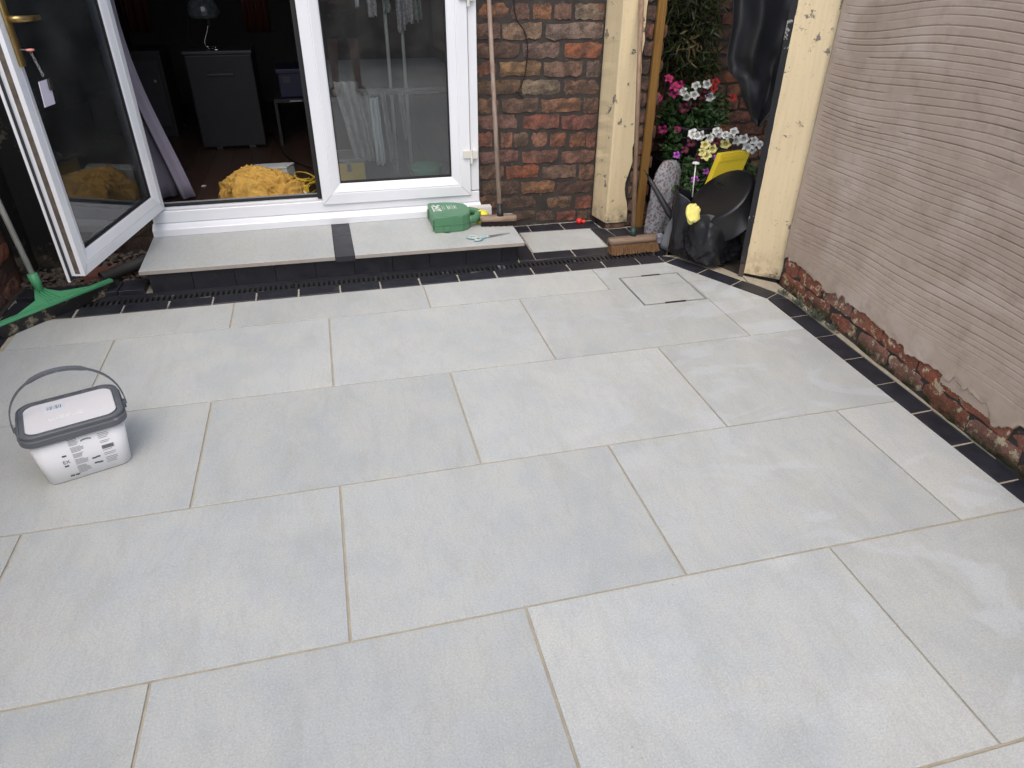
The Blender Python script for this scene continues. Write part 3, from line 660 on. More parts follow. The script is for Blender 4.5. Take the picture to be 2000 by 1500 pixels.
# ------------------------------------------------------------------ passage beyond the opening
al = tag(part('passage_floor', add_prism(bmn(), [(1.955, .60), (2.10, .06), (2.25, -.02), (3.6, -.02), (3.6, 1.6), (1.93, 1.6), (1.93, .87)], -.07, -.012), 'earth', None), kind='structure')
tag(part('added_passage_roof', add_box(bmn(), 1.935, 3.6, .02, 1.70, 2.305, 2.36), 'dark_cabinet', None), kind='structure')  # unseen roof, added to darken the passage
pwall = thing('passage_wall', 'dark red brick wall at the back of the passage behind the flowers', 'wall', (2.7, 1.55, 0))
box('wall_core', 1.93, 3.7, 1.53, 1.70, -.06, 2.3, 'mortar', pwall); box('wall_core', 3.4, 3.6, -.2, 1.525, -.06, 2.3, 'mortar', pwall)
z = 0; row = 0
while z < 1.5:
    xx = 1.95+(row % 2)*-.11
    while xx < 3.35:
        a = max(xx, 1.95); brick(pwall, ((a+xx+.215)/2, 1.518, z+.038), xx+.215-a, .073, CC[random.choice('kkrbo')], 'dark_brick'); xx += .226
    z += .0865; row += 1
# ------------------------------------------------------------------ left garden wall and the wall behind the camera
lw = thing('side_wall', 'weathered brick garden wall on the left behind the squeegee pole', 'wall', (-1.55, -1, 0))
box('wall_core', -1.75, -1.489, -6.7, 1.0, -.06, 1.35, 'far_brickwork', lw)
z = -.02; row = 0
while z < 1.3:
    yy = .735-(row % 2)*.11
    while yy > -1.2:
        h = random.uniform(.066, .078); c = [v*random.uniform(.8, 1.2) for v in random.choice([(.34, .22, .135), (.30, .10, .05), (.25, .17, .115), (.22, .14, .10)])]
        brick(lw, (-1.478-random.uniform(-.004, .008), yy-.105, z+.04), .205, h, c, 'old_brick', math.pi/2, .05); yy -= .226
    z += .0865; row += 1
bw = tag(box('boundary_wall', -1.75, 2.1, -6.9, -6.705, -.06, 1.7, 'far_brickwork', None), 'brown brick boundary wall across the far end of the patio behind the camera', 'wall')
# ------------------------------------------------------------------ french doors
fd_ = thing('french_doors', 'white plastic glazed double doors, left leaf swung open towards the patio', 'doors', (0, .97, .12))
bm = bmn(); T0 = lambda a, b, c: (a, b, c)
def add_ext(bm, prof, x0, x1):    # profile in (y,z) pulled along x
    a = [bm.verts.new((x0, y, z)) for y, z in prof]; b = [bm.verts.new((x1, y, z)) for y, z in prof]; n = len(prof)
    bm.faces.new(a); bm.faces.new(b[::-1])
    for i in range(n): bm.faces.new((a[i], b[i], b[(i+1) % n], a[(i+1) % n]))
    return bm
add_ext(bm, [(.926, .1235), (.926, .158), (.930, .163), (.962, .181), (1.05, .181), (1.05, .1235)], -.868, .918); part('sill', bm, 'white_pvc', fd_)
bm = add_ext(bmn(), [(.968, .1825), (.966, .186), (.966, .242), (.969, .246), (1.012, .2465), (1.012, .252), (1.045, .252), (1.045, .1825)], -.862, .913); part('threshold', bm, 'white_pvc', fd_)
box('jamb', .867, .913, .966, 1.045, .2525, 2.1, 'white_pvc', fd_, .002); box('jamb', -.862, -.808, 1.005, 1.045, .2525, 2.1, 'white_pvc', fd_, .002)
box('head', -.862, .913, .966, 1.045, 2.1005, 2.16, 'white_pvc', fd_, .002)
box('seal', -.806, .012, 1.026, 1.040, .2522, .266, 'gasket', fd_); box('seal', -.806, .012, 1.041, 1.046, .2523, .272, 'gasket_grey', fd_)
box('seal', .0, .024, 1.000, 1.03, .2522, 2.1, 'gasket', fd_)
PROF = [(0, -.012), (0, -.002), (.002, 0), (.056, 0), (.058, -.0025), (.062, -.0025), (.064, -.0005), (.100, -.015), (.107, -.021), (.107, -.055), (.100, -.060), (.066, -.0695), (.062, -.067), (.058, -.07), (.02, -.07), (.02, -.012)]
def leaf(T, wd, z0, z1):
    lf = part('door_leaf', frame_loops(bmn(), T, 0, wd, z0, z1, PROF), 'white_pvc', fd_)
    part('glass_pane', add_box(bmn(), .104, wd-.104, -.042, -.034, z0+.104, z1-.104, lambda a, b, c: T(a, b, c)), 'door_glass', lf)
    for b0, b1 in ((-.0335, -.022), (-.054, -.0425)):
        part('glazing_seal', frame_loops(bmn(), T, .1075, wd-.1075, z0+.1075, z1-.1075, [(0, b0), (.0055, b0), (.0055, b1), (0, b1)]), 'gasket', lf)
    part('edge_seal', frame_loops(bmn(), T, .003, wd-.003, z0+.003, z1-.003, [(0, -.0125), (.014, -.0125), (.014, -.0155), (0, -.0155)]), 'gasket', lf)
    for ca, cz, sa, sz in ((0, z0, 1, 1), (wd, z0, -1, 1), (0, z1, 1, -1), (wd, z1, -1, -1)):
        for bb in (.0003, -.0703):
            i0 = .003 if bb > 0 else .021
            pts = [(i0, i0), (.057, .057)]; bm = bmn(); q = .0007
            vs = [bm.verts.new(T(ca+sa*(a+dx), bb, cz+sz*(b-dx))) for a, b, dx in ((i0, i0, q), (.057, .057, q), (.057, .057, -q), (i0, i0, -q))]
            bm.faces.new(vs); part('mitre_seam', bm, 'gasket_grey', lf)
    return lf
TR = lambda a, b, c: (.025+a, .952-b, c)
lfR = leaf(TR, .838, .228, 2.09)
for zc in (.462, 1.245, 1.95):
    bm = bmn(); add_box(bm, .822, .868, .938, .9515, zc-.022, zc+.022, bev=.004); add_box(bm, .871, .905, .94, .9655, zc-.026, zc+.020, bev=.004); add_tube(bm, [(.869, .942, zc-.05), (.869, .942, zc+.024)], .008, 10)
    part('hinge', bm, 'hinge_white', lfR)
hp = PY(322, 407, .978); zl = hp.z-.02; npt = G(167, 539, hp.z); e2 = Vector((npt.x-hp.x, npt.y-hp.y, 0)); LW = e2.length+.04; e2.normalize(); n2 = Vector((-e2.y, e2.x, 0)); n2 = n2 if n2.x > 0 else -n2
TL = lambda a, b, c: (Vector((hp.x, hp.y, 0))+e2*(a-.02)+n2*(-b-.07)+Vector((0, 0, c)))[:]
lfL = leaf(TL, LW, zl, zl+1.86)
part('lock_strip', add_box(bmn(), LW-.0198, LW-.0185, -.052, -.032, zl+.03, zl+1.8, TL), 'lock_strip', lfL)
def LP(u, v, off=0.0):
    d = Vector(ray(u, v)); o = Vector(CP); p0 = Vector((hp.x, hp.y, 0))+n2*off; t = (p0-o).dot(n2)/d.dot(n2); return o+d*t
def lc(u, v, off=0.0):
    p = LP(u, v, off); return (p-Vector((hp.x, hp.y, 0))).dot(e2)+.02, p.z
ha, hz = lc(12, 60); ha = LW-.068
hd = part('handle', add_box(bmn(), ha-.017, ha+.017, -.082, -.0705, hz-.12, hz+.12, TL, .005), 'brass', lfL, True)
bm = bmn(); hz2 = lc(5, 42, .04)[1]
add_tube(bm, [TL(ha, -.082, hz2), TL(ha, -.115, hz2), TL(ha-.012, -.122, hz2), TL(ha-.06, -.124, hz2-.002), TL(ha-.125, -.120, hz2-.004)], [.012, .011, .011, .010, .009], 10); part('lever', bm, 'brass', hd, True)
# keys hanging in the lock
ka, kz = lc(38, 100, .03); ka = ha-.004
ky = thing('door_keys', 'bunch of keys with white paper tag hanging in the open door lock', 'keys', TL(ka, -.083, kz))
bm = bmn(); add_box(bm, ka-.003, ka+.003, -.110, -.0825, kz-.001, kz+.003, TL); part('key', bm, 'steel', ky)
lathe('key_head', [(.004, -.004), (.013, -.003), (.014, 0), (.013, .003), (.004, .004)], TL(ka, -.118, kz), 'key_pink', ky, 14)
p0 = Vector(TL(ka-.003, -.117, kz-.010))
for k in range(7):
    c = p0+e2*(-.0045*k)+Vector((0, 0, -.0125*k)); ax = (e2 if k % 2 else n2)
    pts = [c+ax*(.0038*math.cos(t))+Vector((0, 0, .0085*math.sin(t))) for t in [j*math.pi/5 for j in range(11)]]
    tube('chain_link', pts, .0011, 'steel', ky, 5)
c = p0+e2*-.030+Vector((0, 0, -.098))
def Tt(a, b, z): v = c+e2*(-a-.15*z)+n2*b+Vector((0, 0, z)); return v[:]
part('paper_tag', add_box(bmn(), -.045, .030, -.001, .0015, -.085, .002, Tt), 'tag_white', ky); part('fob', add_box(bmn(), .008, .034, .002, .010, -.036, .004, Tt, .004), 'black_rubber', ky, True)
# ------------------------------------------------------------------ room seen through the doors
FZ = .215
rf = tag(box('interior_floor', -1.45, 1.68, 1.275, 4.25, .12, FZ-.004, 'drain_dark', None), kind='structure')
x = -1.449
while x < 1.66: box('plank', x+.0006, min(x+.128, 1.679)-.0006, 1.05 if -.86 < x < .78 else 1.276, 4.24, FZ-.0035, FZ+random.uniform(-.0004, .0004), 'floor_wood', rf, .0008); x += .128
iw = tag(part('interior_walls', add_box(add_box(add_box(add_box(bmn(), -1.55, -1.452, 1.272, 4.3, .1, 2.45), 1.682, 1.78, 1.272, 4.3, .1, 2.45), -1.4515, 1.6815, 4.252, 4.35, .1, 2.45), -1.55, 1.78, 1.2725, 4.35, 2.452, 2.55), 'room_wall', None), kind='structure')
# black flight case / speaker
sp = thing('speaker_cabinet', 'tall black cabinet with slim grey handle standing on the dark wooden floor indoors', 'speaker', (-.55, 2.6, FZ))
a, b = G(395, 295, FZ), G(522, 286, FZ); yf = (a.y+b.y)/2; zt2 = PY(357, 108, yf).z
box('cabinet', a.x+.01, b.x, yf, yf+.42, FZ+.012, zt2, 'speaker_black', sp, .012); box('top_panel', a.x+.004, b.x+.006, yf-.006, yf+.424, zt2+.001, zt2+.022, 'trim_grey', sp, .005)
h0, h1 = PY(405, 147, yf-.01), PY(457, 144, yf-.01); box('handle', h0.x, h1.x, yf-.012, yf-.001, h0.z-.006, h0.z+.008, 'trim_grey', sp, .003); box('handle_recess', h0.x-.004, h1.x+.004, yf-.003, yf-.0005, h0.z+.009, h0.z+.03, 'drain_dark', sp)
for u in (430, 495): q = PY(u, 285, yf); box('foot', q.x-.025, q.x+.02, yf-.012, yf+.03, FZ, FZ+.022, 'black_rubber', sp, .003)
# shiny lamp on top
lp = thing('table_lamp', 'shiny glass lamp head with curved chrome neck standing on the black cabinet', 'lamp', (-.55, yf+.12, zt2+.022))
yl = yf+.14; b0 = PY(430, 108, yl-.08); bz = zt2+.0225
lathe('base', [(.05, 0), (.05, .006), (.012, .012), (.0, .013)], (b0.x-.02, yl-.06, bz), 'chrome', lp, 20)
pts = [PY(u, v, yl-.03) for u, v in ((425, 107), (412, 103), (402, 90), (400, 78), (404, 62), (406, 50))]; pts[0] = Vector((b0.x-.02, yl-.06, bz+.012)); pts = [Vector((q.x, q.y, max(q.z, bz+.012))) for q in pts]
tube('neck', spline(pts, 6), .004, 'chrome', lp, 8)
tube('cord', spline([PY(u, v, yl) for u, v in ((367, 20), (366, 60), (368, 78), (378, 87), (392, 90))], 5), .003, 'cable_black', lp, 6)
c = PY(396, 16, yl); lathe('lamp_shade', [(.098, -.055), (.105, -.03), (.098, .02), (.07, .06), (.02, .08)], (c.x, c.y, c.z), 'lamp_glass', lp, 24)
c2 = PY(407, 42, yl-.02); lathe('bulb_holder', [(.012, -.03), (.02, -.02), (.022, .03), (.015, .045)], (c2.x, c2.y, c2.z), 'black_rubber', lp, 14)
# other dim furniture
cb = thing('low_cabinet', 'dark low cabinet in the dim room behind the open door leaf', 'cabinet', (-1.1, 2.9, FZ))
q0, q1 = PY(255, 100, 2.9), PY(345, 245, 2.9); box('body', q0.x-.1, q1.x, 2.9, 3.3, FZ, q0.z, 'dark_cabinet', cb, .006); box('cabinet_door', q0.x-.05, q1.x-.03, 2.884, 2.899, FZ+.08, q0.z-.06, 'trim_grey', cb, .004); box('knob', q1.x-.08, q1.x-.06, 2.87, 2.8835, .6, .62, 'steel', cb, .003)
ot = thing('orange_tool', 'small orange hand tool lying on the floor beside the black cabinet', 'tool', (-.98, 2.72, FZ))
q = G(340, 247, FZ+.02); bm = bmn(); add_tube(bm, [(q.x-.07, q.y, FZ+.025), (q.x+.03, q.y, FZ+.028)], .024, 10); part('body', bm, 'orange_tool', ot, True); tube('nozzle', [(q.x+.03, q.y, FZ+.028), (q.x+.10, q.y-.01, FZ+.024)], .010, 'black_rubber', ot)
cr = thing('blue_crate', 'dark blue plastic crate with label on a shelf in the room', 'crate', (-.1, 2.6, .5))
q0, q1 = PY(540, 135, 2.5), PY(600, 190, 2.5); box('tub', q0.x, q1.x+.12, 2.5, 2.8, q1.z, q0.z-.012, 'blue_crate', cr, .01); box('rim', q0.x-.012, q1.x+.132, 2.488, 2.812, q0.z-.03, q0.z, 'blue_crate', cr, .005); box('sticker', q0.x+.03, q0.x+.08, 2.4965, 2.4995, q0.z-.09, q0.z-.05, 'trim_grey', cr)
sh = thing('shelf_unit', 'dark shelf unit under the blue crate', 'shelf', (0, 2.65, FZ)); zs = q1.z-.001; box('shelf_board', q0.x-.05, .6, 2.46, 2.85, zs-.025, zs, 'dark_cabinet', sh, .003); box('side_panel', q0.x-.05, q0.x-.03, 2.465, 2.85, FZ, zs-.0255, 'dark_cabinet', sh); box('side_panel', .58, .6, 2.465, 2.85, FZ, zs-.0255, 'dark_cabinet', sh); q = PY(575, 198, 2.46); box('pull_handle', q.x-.03, q.x+.05, 2.445, 2.459, zs-.016, zs-.008, 'steel', sh)
for (u0, u1, lab, m) in ((245, 300, 'dark red cloth hanging on the far wall of the room above the cabinet', 'room_red'), (480, 530, 'narrow dark red cloth hanging on the far wall above the speaker', 'room_red')):
    a, b = PY(u0, 62, 4.2), PY(u1, 62, 4.2)
    o = sheet('wall_hanging', lambda s, t, a=a, b=b: (a.x+(b.x-a.x)*s, 4.215+.015*math.sin(s*20), a.z+(2.2-a.z)*t), 24, 6, m, None, .003); tag(o, lab, 'cloth', 'cloths on the far wall')
# curtain
def cur(s, t):
    z = FZ+.02+t*2.05; r = (-.672, -.71, -.755, -.80, -.835, -.85, -.85)[min(int(t*12), 6)] if t < .5 else -.84
    tt = t*12; i = int(tt); k = [-.672, -.712, -.757, -.80, -.832, -.848, -.85, -.845, -.84, -.83, -.82, -.81, -.80, -.80]; r = k[i]*(1-(tt-i))+k[i+1]*(tt-i)
    l = -1.22; x = l+(r-l)*s; return (x, 1.34+.035*math.sin(s*26+t*1.5)+.015*math.sin(s*55)-.10*(1-t)*s, z)
tag(sheet('curtain', cur, 60, 26, 'curtain', None, .003), 'grey mauve curtain pulled aside behind the open door leaf', 'curtain')
# mustard cloth bundle, pale box, cables
def mound(cx, cy, z0, rx, ry, h, nu=72, nv=26, fold=.25, seed=0):
    vs = []; fs = []
    def hgt(x, y):     # ridged, domain-warped folds over a lumpy dome, in metres
        wx = x+.05*MN.noise((x*7+seed, y*7, 1)); wy = y+.05*MN.noise((x*7, y*7+seed, 5))
        r1 = 1-abs(MN.noise((wx*9, wy*20, 2+seed)))*2; r2 = 1-abs(MN.noise((wx*26, wy*34, 7+seed)))*2; r3 = MN.noise((wx*60, wy*70, 3))
        return r1*.020+r2*.010+r3*.003
    for j in range(nv+1):
        ph = j/nv*math.pi/2
        for i in range(nu):
            a = 2*math.pi*i/nu; k = 1+.22*MN.noise((math.cos(a)*1.4, math.sin(a)*1.4, 3+seed))+.07*MN.noise((math.cos(a)*5, math.sin(a)*5, 1+seed)); r = math.cos(ph)**.6*k
            x, y = math.cos(a)*r*rx, math.sin(a)*r*ry; lump = 1+.45*MN.noise((x*9+seed, y*9, 8)); f = hgt(x, y+math.sin(ph)*.05)*fold*(h/.12)
            n = Vector((math.cos(a)*math.cos(ph), math.sin(a)*math.cos(ph), math.sin(ph)+.3)).normalized()
            vs.append((cx+x+n.x*f, cy+y+n.y*f, max(z0+.002, z0+math.sin(ph)**.75*h*lump+n.z*f*min(1, ph*3))))
    for j in range(nv):
        for i in range(nu): fs.append((j*nu+i, j*nu+(i+1) % nu, (j+1)*nu+(i+1) % nu, (j+1)*nu+i))
    fs.append(tuple(nv*nu+i for i in range(nu)))
    return vs, [], fs
mc = thing('dust_sheet', 'crumpled mustard yellow cloth heaped just inside the open doorway', 'cloth', (-.31, 1.24, FZ))
part('bundle', mound(-.315, 1.215, FZ, .195, .115, .115, 170, 70, 1.7, 3), 'mustard_cloth', mc, True); part('loose_end', mound(-.14, 1.16, FZ, .06, .055, .080, 70, 30, 1.6, 9), 'mustard_cloth', mc, True)
pb = thing('pale_box', 'flat pale grey plastic box behind the mustard cloth', 'box', (-.24, 1.42, FZ)); Rz = Matrix.Translation((-.245, 1.42, FZ)) @ Matrix.Rotation(-.42, 4, 'Z') @ Matrix.Rotation(-.10, 4, 'Y')
part('body', add_box(bmn(), -.125, .125, -.05, .05, .012, .112, Rz, .006), 'pale_box', pb); part('lid', add_box(bmn(), -.128, .128, -.053, .053, .113, .126, Rz, .004), 'pale_box', pb)
cc = thing('cable_coil', 'loose coil of yellow extension cable beside the mustard cloth', 'cable', (-.05, 1.25, FZ)); rc = random.Random(5)
for k in range(6):
    cx, cy, rr = -.065+rc.uniform(-.015, .015), 1.26+rc.uniform(-.03, .03), rc.uniform(.045, .085); tl = rc.uniform(-.5, .5)
    pts = [(cx+rr*.8*math.cos(t), cy+rr*math.sin(t), FZ+.010+.012*k+.028*(1+math.sin(t*1+k))*.8) for t in [j*2*math.pi/22+k for j in range(21)]]
    tube('loop', pts, .0042, 'cable_yellow', cc, 7)
tube('lead', spline([(-.10, 1.085, FZ+.02), (-.25, 1.078, FZ+.012), (-.45, 1.085, FZ+.01), (-.66, 1.075, FZ+.018), (-.70, 1.09, FZ+.012)], 6), .0045, 'cable_yellow', cc, 7)
box('connector', -.075, -.045, 1.14, 1.165, FZ+.03, FZ+.075, 'cable_yellow', cc, .005)
tag(tube('white_cable', spline([(-.115, 1.30, FZ+.09), (-.10, 1.19, FZ+.06), (-.06, 1.12, FZ+.03), (-.01, 1.09, FZ+.016), (.0, 1.20, FZ+.008)], 8), .005, 'cable_white', None, 8), 'thin white cable curling over the yellow coil', 'cable')
tag(tube('black_cable', spline([G(u, v, FZ+.006) for u, v in ((512, 255), (530, 262), (545, 285), (562, 308), (590, 322), (612, 330))], 6), .005, 'cable_black', None, 6), 'black cable trailing over the dark floor from the cabinet', 'cable')
q = G(398, 364, FZ); tag(part('paper_scrap', add_prism(bmn(), [(q.x-.012, q.y-.006), (q.x+.010, q.y-.008), (q.x+.014, q.y+.006), (q.x-.004, q.y+.010)], FZ+.001, FZ+.006), 'white_bits', None), 'tiny white paper scrap on the dark floorboards', 'paper')
# clothes airer behind the closed leaf
ar = thing('clothes_airer', 'clothes airer with two pale uprights and grey rails behind the closed door glass', 'airer', (.5, 1.55, FZ))
for xp in (.495, .585): tube('upright', [(xp+.004, 1.50, FZ+.006), (xp, 1.50, 1.75)], .010, 'rack_metal', ar, 10)
for xp in (.495, .585): tube('foot', [(xp, 1.32, FZ+.008), (xp, 1.72, FZ+.008)], .009, 'rack_grey', ar, 8)
zr = PY(760, 178, 1.5).z
for dy in (-.035, .0, .035): tube('rail', [(.16, 1.49+dy, zr+.01*(dy > 0)), (.95, 1.49+dy, zr)], .007, 'rack_grey', ar, 8)
part('shelf_arm', add_box(bmn(), .19, .78, 1.455, 1.462, zr-.014, zr+.020, bev=.003), 'rack_grey', ar); zt3 = 1.30
for dy in (-.03, .03): tube('rail', [(.22, 1.49+dy, zt3), (.95, 1.49+dy, zt3)], .006, 'rack_grey', ar, 8)
def garment(name, x0, x1, zt_, zb, y, m, lab, cat='clothes', lean=0.0, nf=3, seed=0, taper=.8):
    def f(s, t):
        c = (x0+x1)/2; w = (x1-x0)/2; z = zt_+(zb-zt_)*t; ww = w*(1-(1-taper)*t)
        hem = .02*MN.noise((s*3, seed, 1))*t
        return (c+(s*2-1)*ww+lean*t+.012*MN.noise((t*3, seed, 2)), y+.018*math.sin(s*nf*6.28+seed)+.01*MN.noise((s*4, t*4, seed)), z+hem)
    return tag(sheet(name, f, 26, 20, m, None, .002), lab, cat, 'washing on the airer')
z0 = zr+.012
garment('hanging_garment', .165, .30, z0+.06, PY(700, 312, 1.44).z, 1.425, 'cloth_grey', 'wide grey patterned garment hanging leftmost on the airer', lean=.06, seed=1)
garment('hanging_garment', .285, .365, z0, PY(728, 315, 1.44).z, 1.437, 'cloth_grey', 'narrow grey patterned garment hanging left of the white one', lean=.05, nf=2, seed=2)
garment('hanging_garment', .36, .41, z0-.03, PY(735, 322, 1.42).z, 1.41, 'cloth_white', 'white crumpled garment hanging on the airer left of the uprights', lean=.012, nf=2, seed=3, taper=1.1)
garment('hanging_garment', .425, .455, z0, PY(757, 312, 1.44).z, 1.437, 'cloth_grey', 'thin grey strip of clothing just left of the first airer upright', lean=.025, nf=1, seed=4)
garment('hanging_garment', .525, .555, z0, PY(786, 273, 1.44).z, 1.437, 'cloth_grey', 'thin grey strip of clothing between the two airer uprights', lean=.02, nf=1, seed=5)
for xa, xb, vb, m, lab, sd_ in ((718, 738, 32, 'cloth_print', 'pale sock hanging top left behind the door glass', 1), (748, 762, 25, 'cloth_teal', 'dark green patterned cloth hanging between the socks', 2), (776, 795, 60, 'cloth_print', 'long pale printed sock hanging lowest behind the glass', 3), (791, 810, 47, 'cloth_print', 'pale printed sock hanging beside the longest sock', 4), (808, 828, 42, 'cloth_teal', 'green and white patterned cloth hanging rightmost behind the glass', 5), (694, 702, 15, 'cloth_white', 'small white cloth tip hanging leftmost at the top', 6)):
    a, b = PY(xa, vb, 1.45), PY(xb, vb, 1.45); garment('hanging_sock', a.x, b.x, zt3, a.z, 1.447+.012*sd_-.03, m, lab, 'sock', nf=1, seed=sd_*3, taper=.8)
yb = thing('yellow_tool_box', 'yellow box with grey lid on the floor behind the closed door glass', 'box', (.22, 1.4, FZ))
a, b = G(660, 358, FZ), G(716, 356, FZ); zz = PY(690, 318, a.y).z; box('tub', .10, b.x, a.y, a.y+.2, FZ, zz, 'box_yellow', yb, .008); box('lid', .09, b.x+.008, a.y-.008, a.y+.208, zz+.001, zz+.025, 'box_lid', yb, .008); tube('handle', spline([(.12, a.y+.1, zz+.025), (.14, a.y+.1, zz+.05), (b.x-.05, a.y+.1, zz+.05), (b.x-.03, a.y+.1, zz+.025)], 4), .007, 'box_lid', yb); box('latch', .185, .21, a.y-.012, a.y-.0005, zz-.05, zz-.005, 'box_lid', yb, .003)
q = PY(838, 343, 1.3); gb = thing('green_bowl', 'low dark green bowl on the floor behind the right of the glass', 'bowl', (q.x, 1.42, FZ)); lathe('bowl', [(.06, 0), (.085, .03), (.10, .075), (.096, .075), (.08, .03), (.055, .008)], (q.x, 1.42, FZ), 'squeegee_green', gb, 24)
# ------------------------------------------------------------------ grout bucket
bk = thing('grout_tub', 'white plastic tub with grey rim and carrying handle standing on the slabs at the left', 'tub', (-.80, -.885, 0))
BC = Vector((-.803, -.877, 0)); BA = math.radians(19)
MB = Matrix.Translation(BC) @ Matrix.Rotation(BA, 4, 'Z')
def rrect(hx, hy, r, n=10):
    out = []
    for cx, cy, a0 in ((hx-r, hy-r, 0), (-hx+r, hy-r, 90), (-hx+r, -hy+r, 180), (hx-r, -hy+r, 270)):
        for k in range(n+1): a = math.radians(a0+90*k/n); out.append((cx+r*math.cos(a), cy+r*math.sin(a)))
    return out
def rloft(secs, M4, cap0=True, cap1=True):
    bm = bmn(); R = [[bm.verts.new(M4 @ Vector((x, y, z))) for x, y in rrect(hx, hy, r)] for hx, hy, r, z in secs]; n = len(R[0])
    for A, B in zip(R, R[1:]):
        for k in range(n): bm.faces.new((A[k], A[(k+1) % n], B[(k+1) % n], B[k]))
    if cap0: bm.faces.new(R[0][::-1])
    if cap1: bm.faces.new(R[-1])
    return bm
part('tub_body', rloft([(.114, .086, .03, .0), (.121, .093, .034, .004), (.137, .102, .04, .168)], MB), 'bucket_white', bk, True)
part('rim', rloft([(.140, 0.1060, .044, .163), (.1475, 0.1135, .050, .163), (.1490, 0.1150, .050, .1645), (.1500, 0.1160, .050, .1835), (.1490, 0.1150, .050, .1850), (.1440, 0.1100, .047, .1855), (.1435, 0.1095, .047, .1925), (.1455, 0.1115, .048, .1940), (.1450, 0.1110, .048, .1985), (.1430, 0.1090, .047, .2000), (.1405, 0.1065, .045, .2000), (.1395, 0.1055, .045, .1965), (.1370, 0.1030, .043, .1960), (.1285, 0.0955, .037, .1965), (.1275, 0.0945, .036, .2000), (.1262, 0.0932, .035, .2000), (.1255, 0.0925, .035, .1935), (.10, 0.0690, .03, .1935)], MB, False, False), 'bucket_grey', bk)
lid = part('lid', rloft([(.1265, .0930, .036, .186), (.1265, .0930, .036, .1945), (.124, .0905, .034, .1955)], MB), 'bucket_lid', bk)
for k in range(4):
    x = -.075+k*.05; part('rim_clip', add_box(bmn(), x-.015, x+.015, .098, .105, .1975, .2025, MB, .0015), 'bucket_grey', bk)
text_mesh('lid_text', 'cream', .040, 'lid_text', lid, MB @ Matrix.Translation((-.012, -.024, .1959)) @ Matrix.Rotation(math.pi, 4, 'Z'))
part('barcode_label', add_box(bmn(), -.068, -.010, .030, .064, .1956, .1961, MB), 'sticker', lid)
bm = bmn(); rb = random.Random(2); x = -.060
while x < -.020:
    wv = rb.choice((.0008, .0016, .0024)); add_box(bm, x, x+wv, .036, .058, .1961, .1964, MB); x += wv+rb.choice((.001, .0018, .003))
part('barcode', bm, 'dark_print', lid)
# print on the front face (follows the taper)
def TF(a, b, c):   # a along the face, b proud of the face, c up the face 0..1
    z = .012+c*.145; hx = .0928+(.102-.0928)*(z-.004)/.164; return (MB @ Vector((a, -hx-.0006-b, z)))[:]
def pbar(bm, a0, a1, c0, c1): add_box(bm, a0, a1, 0, .0004, c0, c1, TF)
bm = bmn(); rb = random.Random(4)
for k in range(30):
    if k in (5, 11, 16, 22): continue
    c = .94-k*.030; pbar(bm, -.030, -.030+rb.uniform(.022, .038), c-.006, c+.004)
for k in range(20):
    if k in (4, 7, 12, 15): continue
    c = .93-k*.042; pbar(bm, .052, .052+rb.uniform(.022, .036), c-.006, c+.005)
tag(part('printed_text', bm, 'grey_print', bk), kind='stuff')
bm = bmn(); pbar(bm, -.030, -.004, .965, .98)
for k in range(5): pbar(bm, .052, .086, .575-k*.018, .586-k*.018)
for cx, cc_ in ((.022, .34), (.034, .35), (.024, .20), (.036, .19), (-.052, .60), (-.055, .33), (-.050, .05), (-.036, .045)): pbar(bm, cx-.006, cx+.006, cc_-.02, cc_+.02)
part('printed_icon', bm, 'dark_print', bk)
ar_ = [((.018+.016*math.cos(t)), .84+.055*math.sin(t)) for t in [math.radians(d) for d in range(25, 156, 13)]]
bm = bmn()
for (a0, c0), (a1, c1) in zip(ar_, ar_[1:]): pbar(bm, min(a0, a1), max(a0, a1)+.0006, (c0+c1)/2-.018, (c0+c1)/2+.018)
part('printed_icon', bm, 'grey_print', bk)
text_mesh('printed_mark', 'EX', .017, 'dark_print', bk, Matrix((*[Vector((*(Vector(TF(1, 0, .5))-Vector(TF(0, 0, .5))), 0)),],)).to_4x4() if False else MB @ Matrix.Translation((-.052, -.0978, .075)) @ Matrix.Rotation(math.radians(90-3), 4, 'X'), .0002)
for s in (-1, 1): part('handle_boss', add_box(bmn(), s*.150-.006, s*.150+.006, -.014, .014, .160, .182, MB, .003), 'bucket_grey', bk)
def hpt(t, w=0): # arch leaning back
    a = math.pi*t; x = -.158*math.cos(a); h = .158*math.sin(a)**.8; return MB @ Vector((x, .030*math.sin(a)+w, .172+h))
bm = bmn(); pts = [hpt(t/28) for t in range(29)]
R = []
for i, p in enumerate(pts):
    tdir = (pts[min(i+1, 28)]-pts[max(i-1, 0)]).normalized(); sd_ = (MB.to_3x3() @ Vector((0, 1, .12))).normalized(); nn = tdir.cross(sd_).normalized(); wd = .0075 if 10 <= i <= 18 else .0050; th = .0045 if 10 <= i <= 18 else .002
    R.append([bm.verts.new(p+sd_*a*wd+nn*b*th) for a, b in ((-1, -1), (1, -1), (1, 1), (-1, 1))])
for A, B in zip(R, R[1:]):
    for k in range(4): bm.faces.new((A[k], A[(k+1) % 4], B[(k+1) % 4], B[k]))
bm.faces.new(R[0]); bm.faces.new(R[-1]); part('handle', bm, 'bucket_grey', bk)
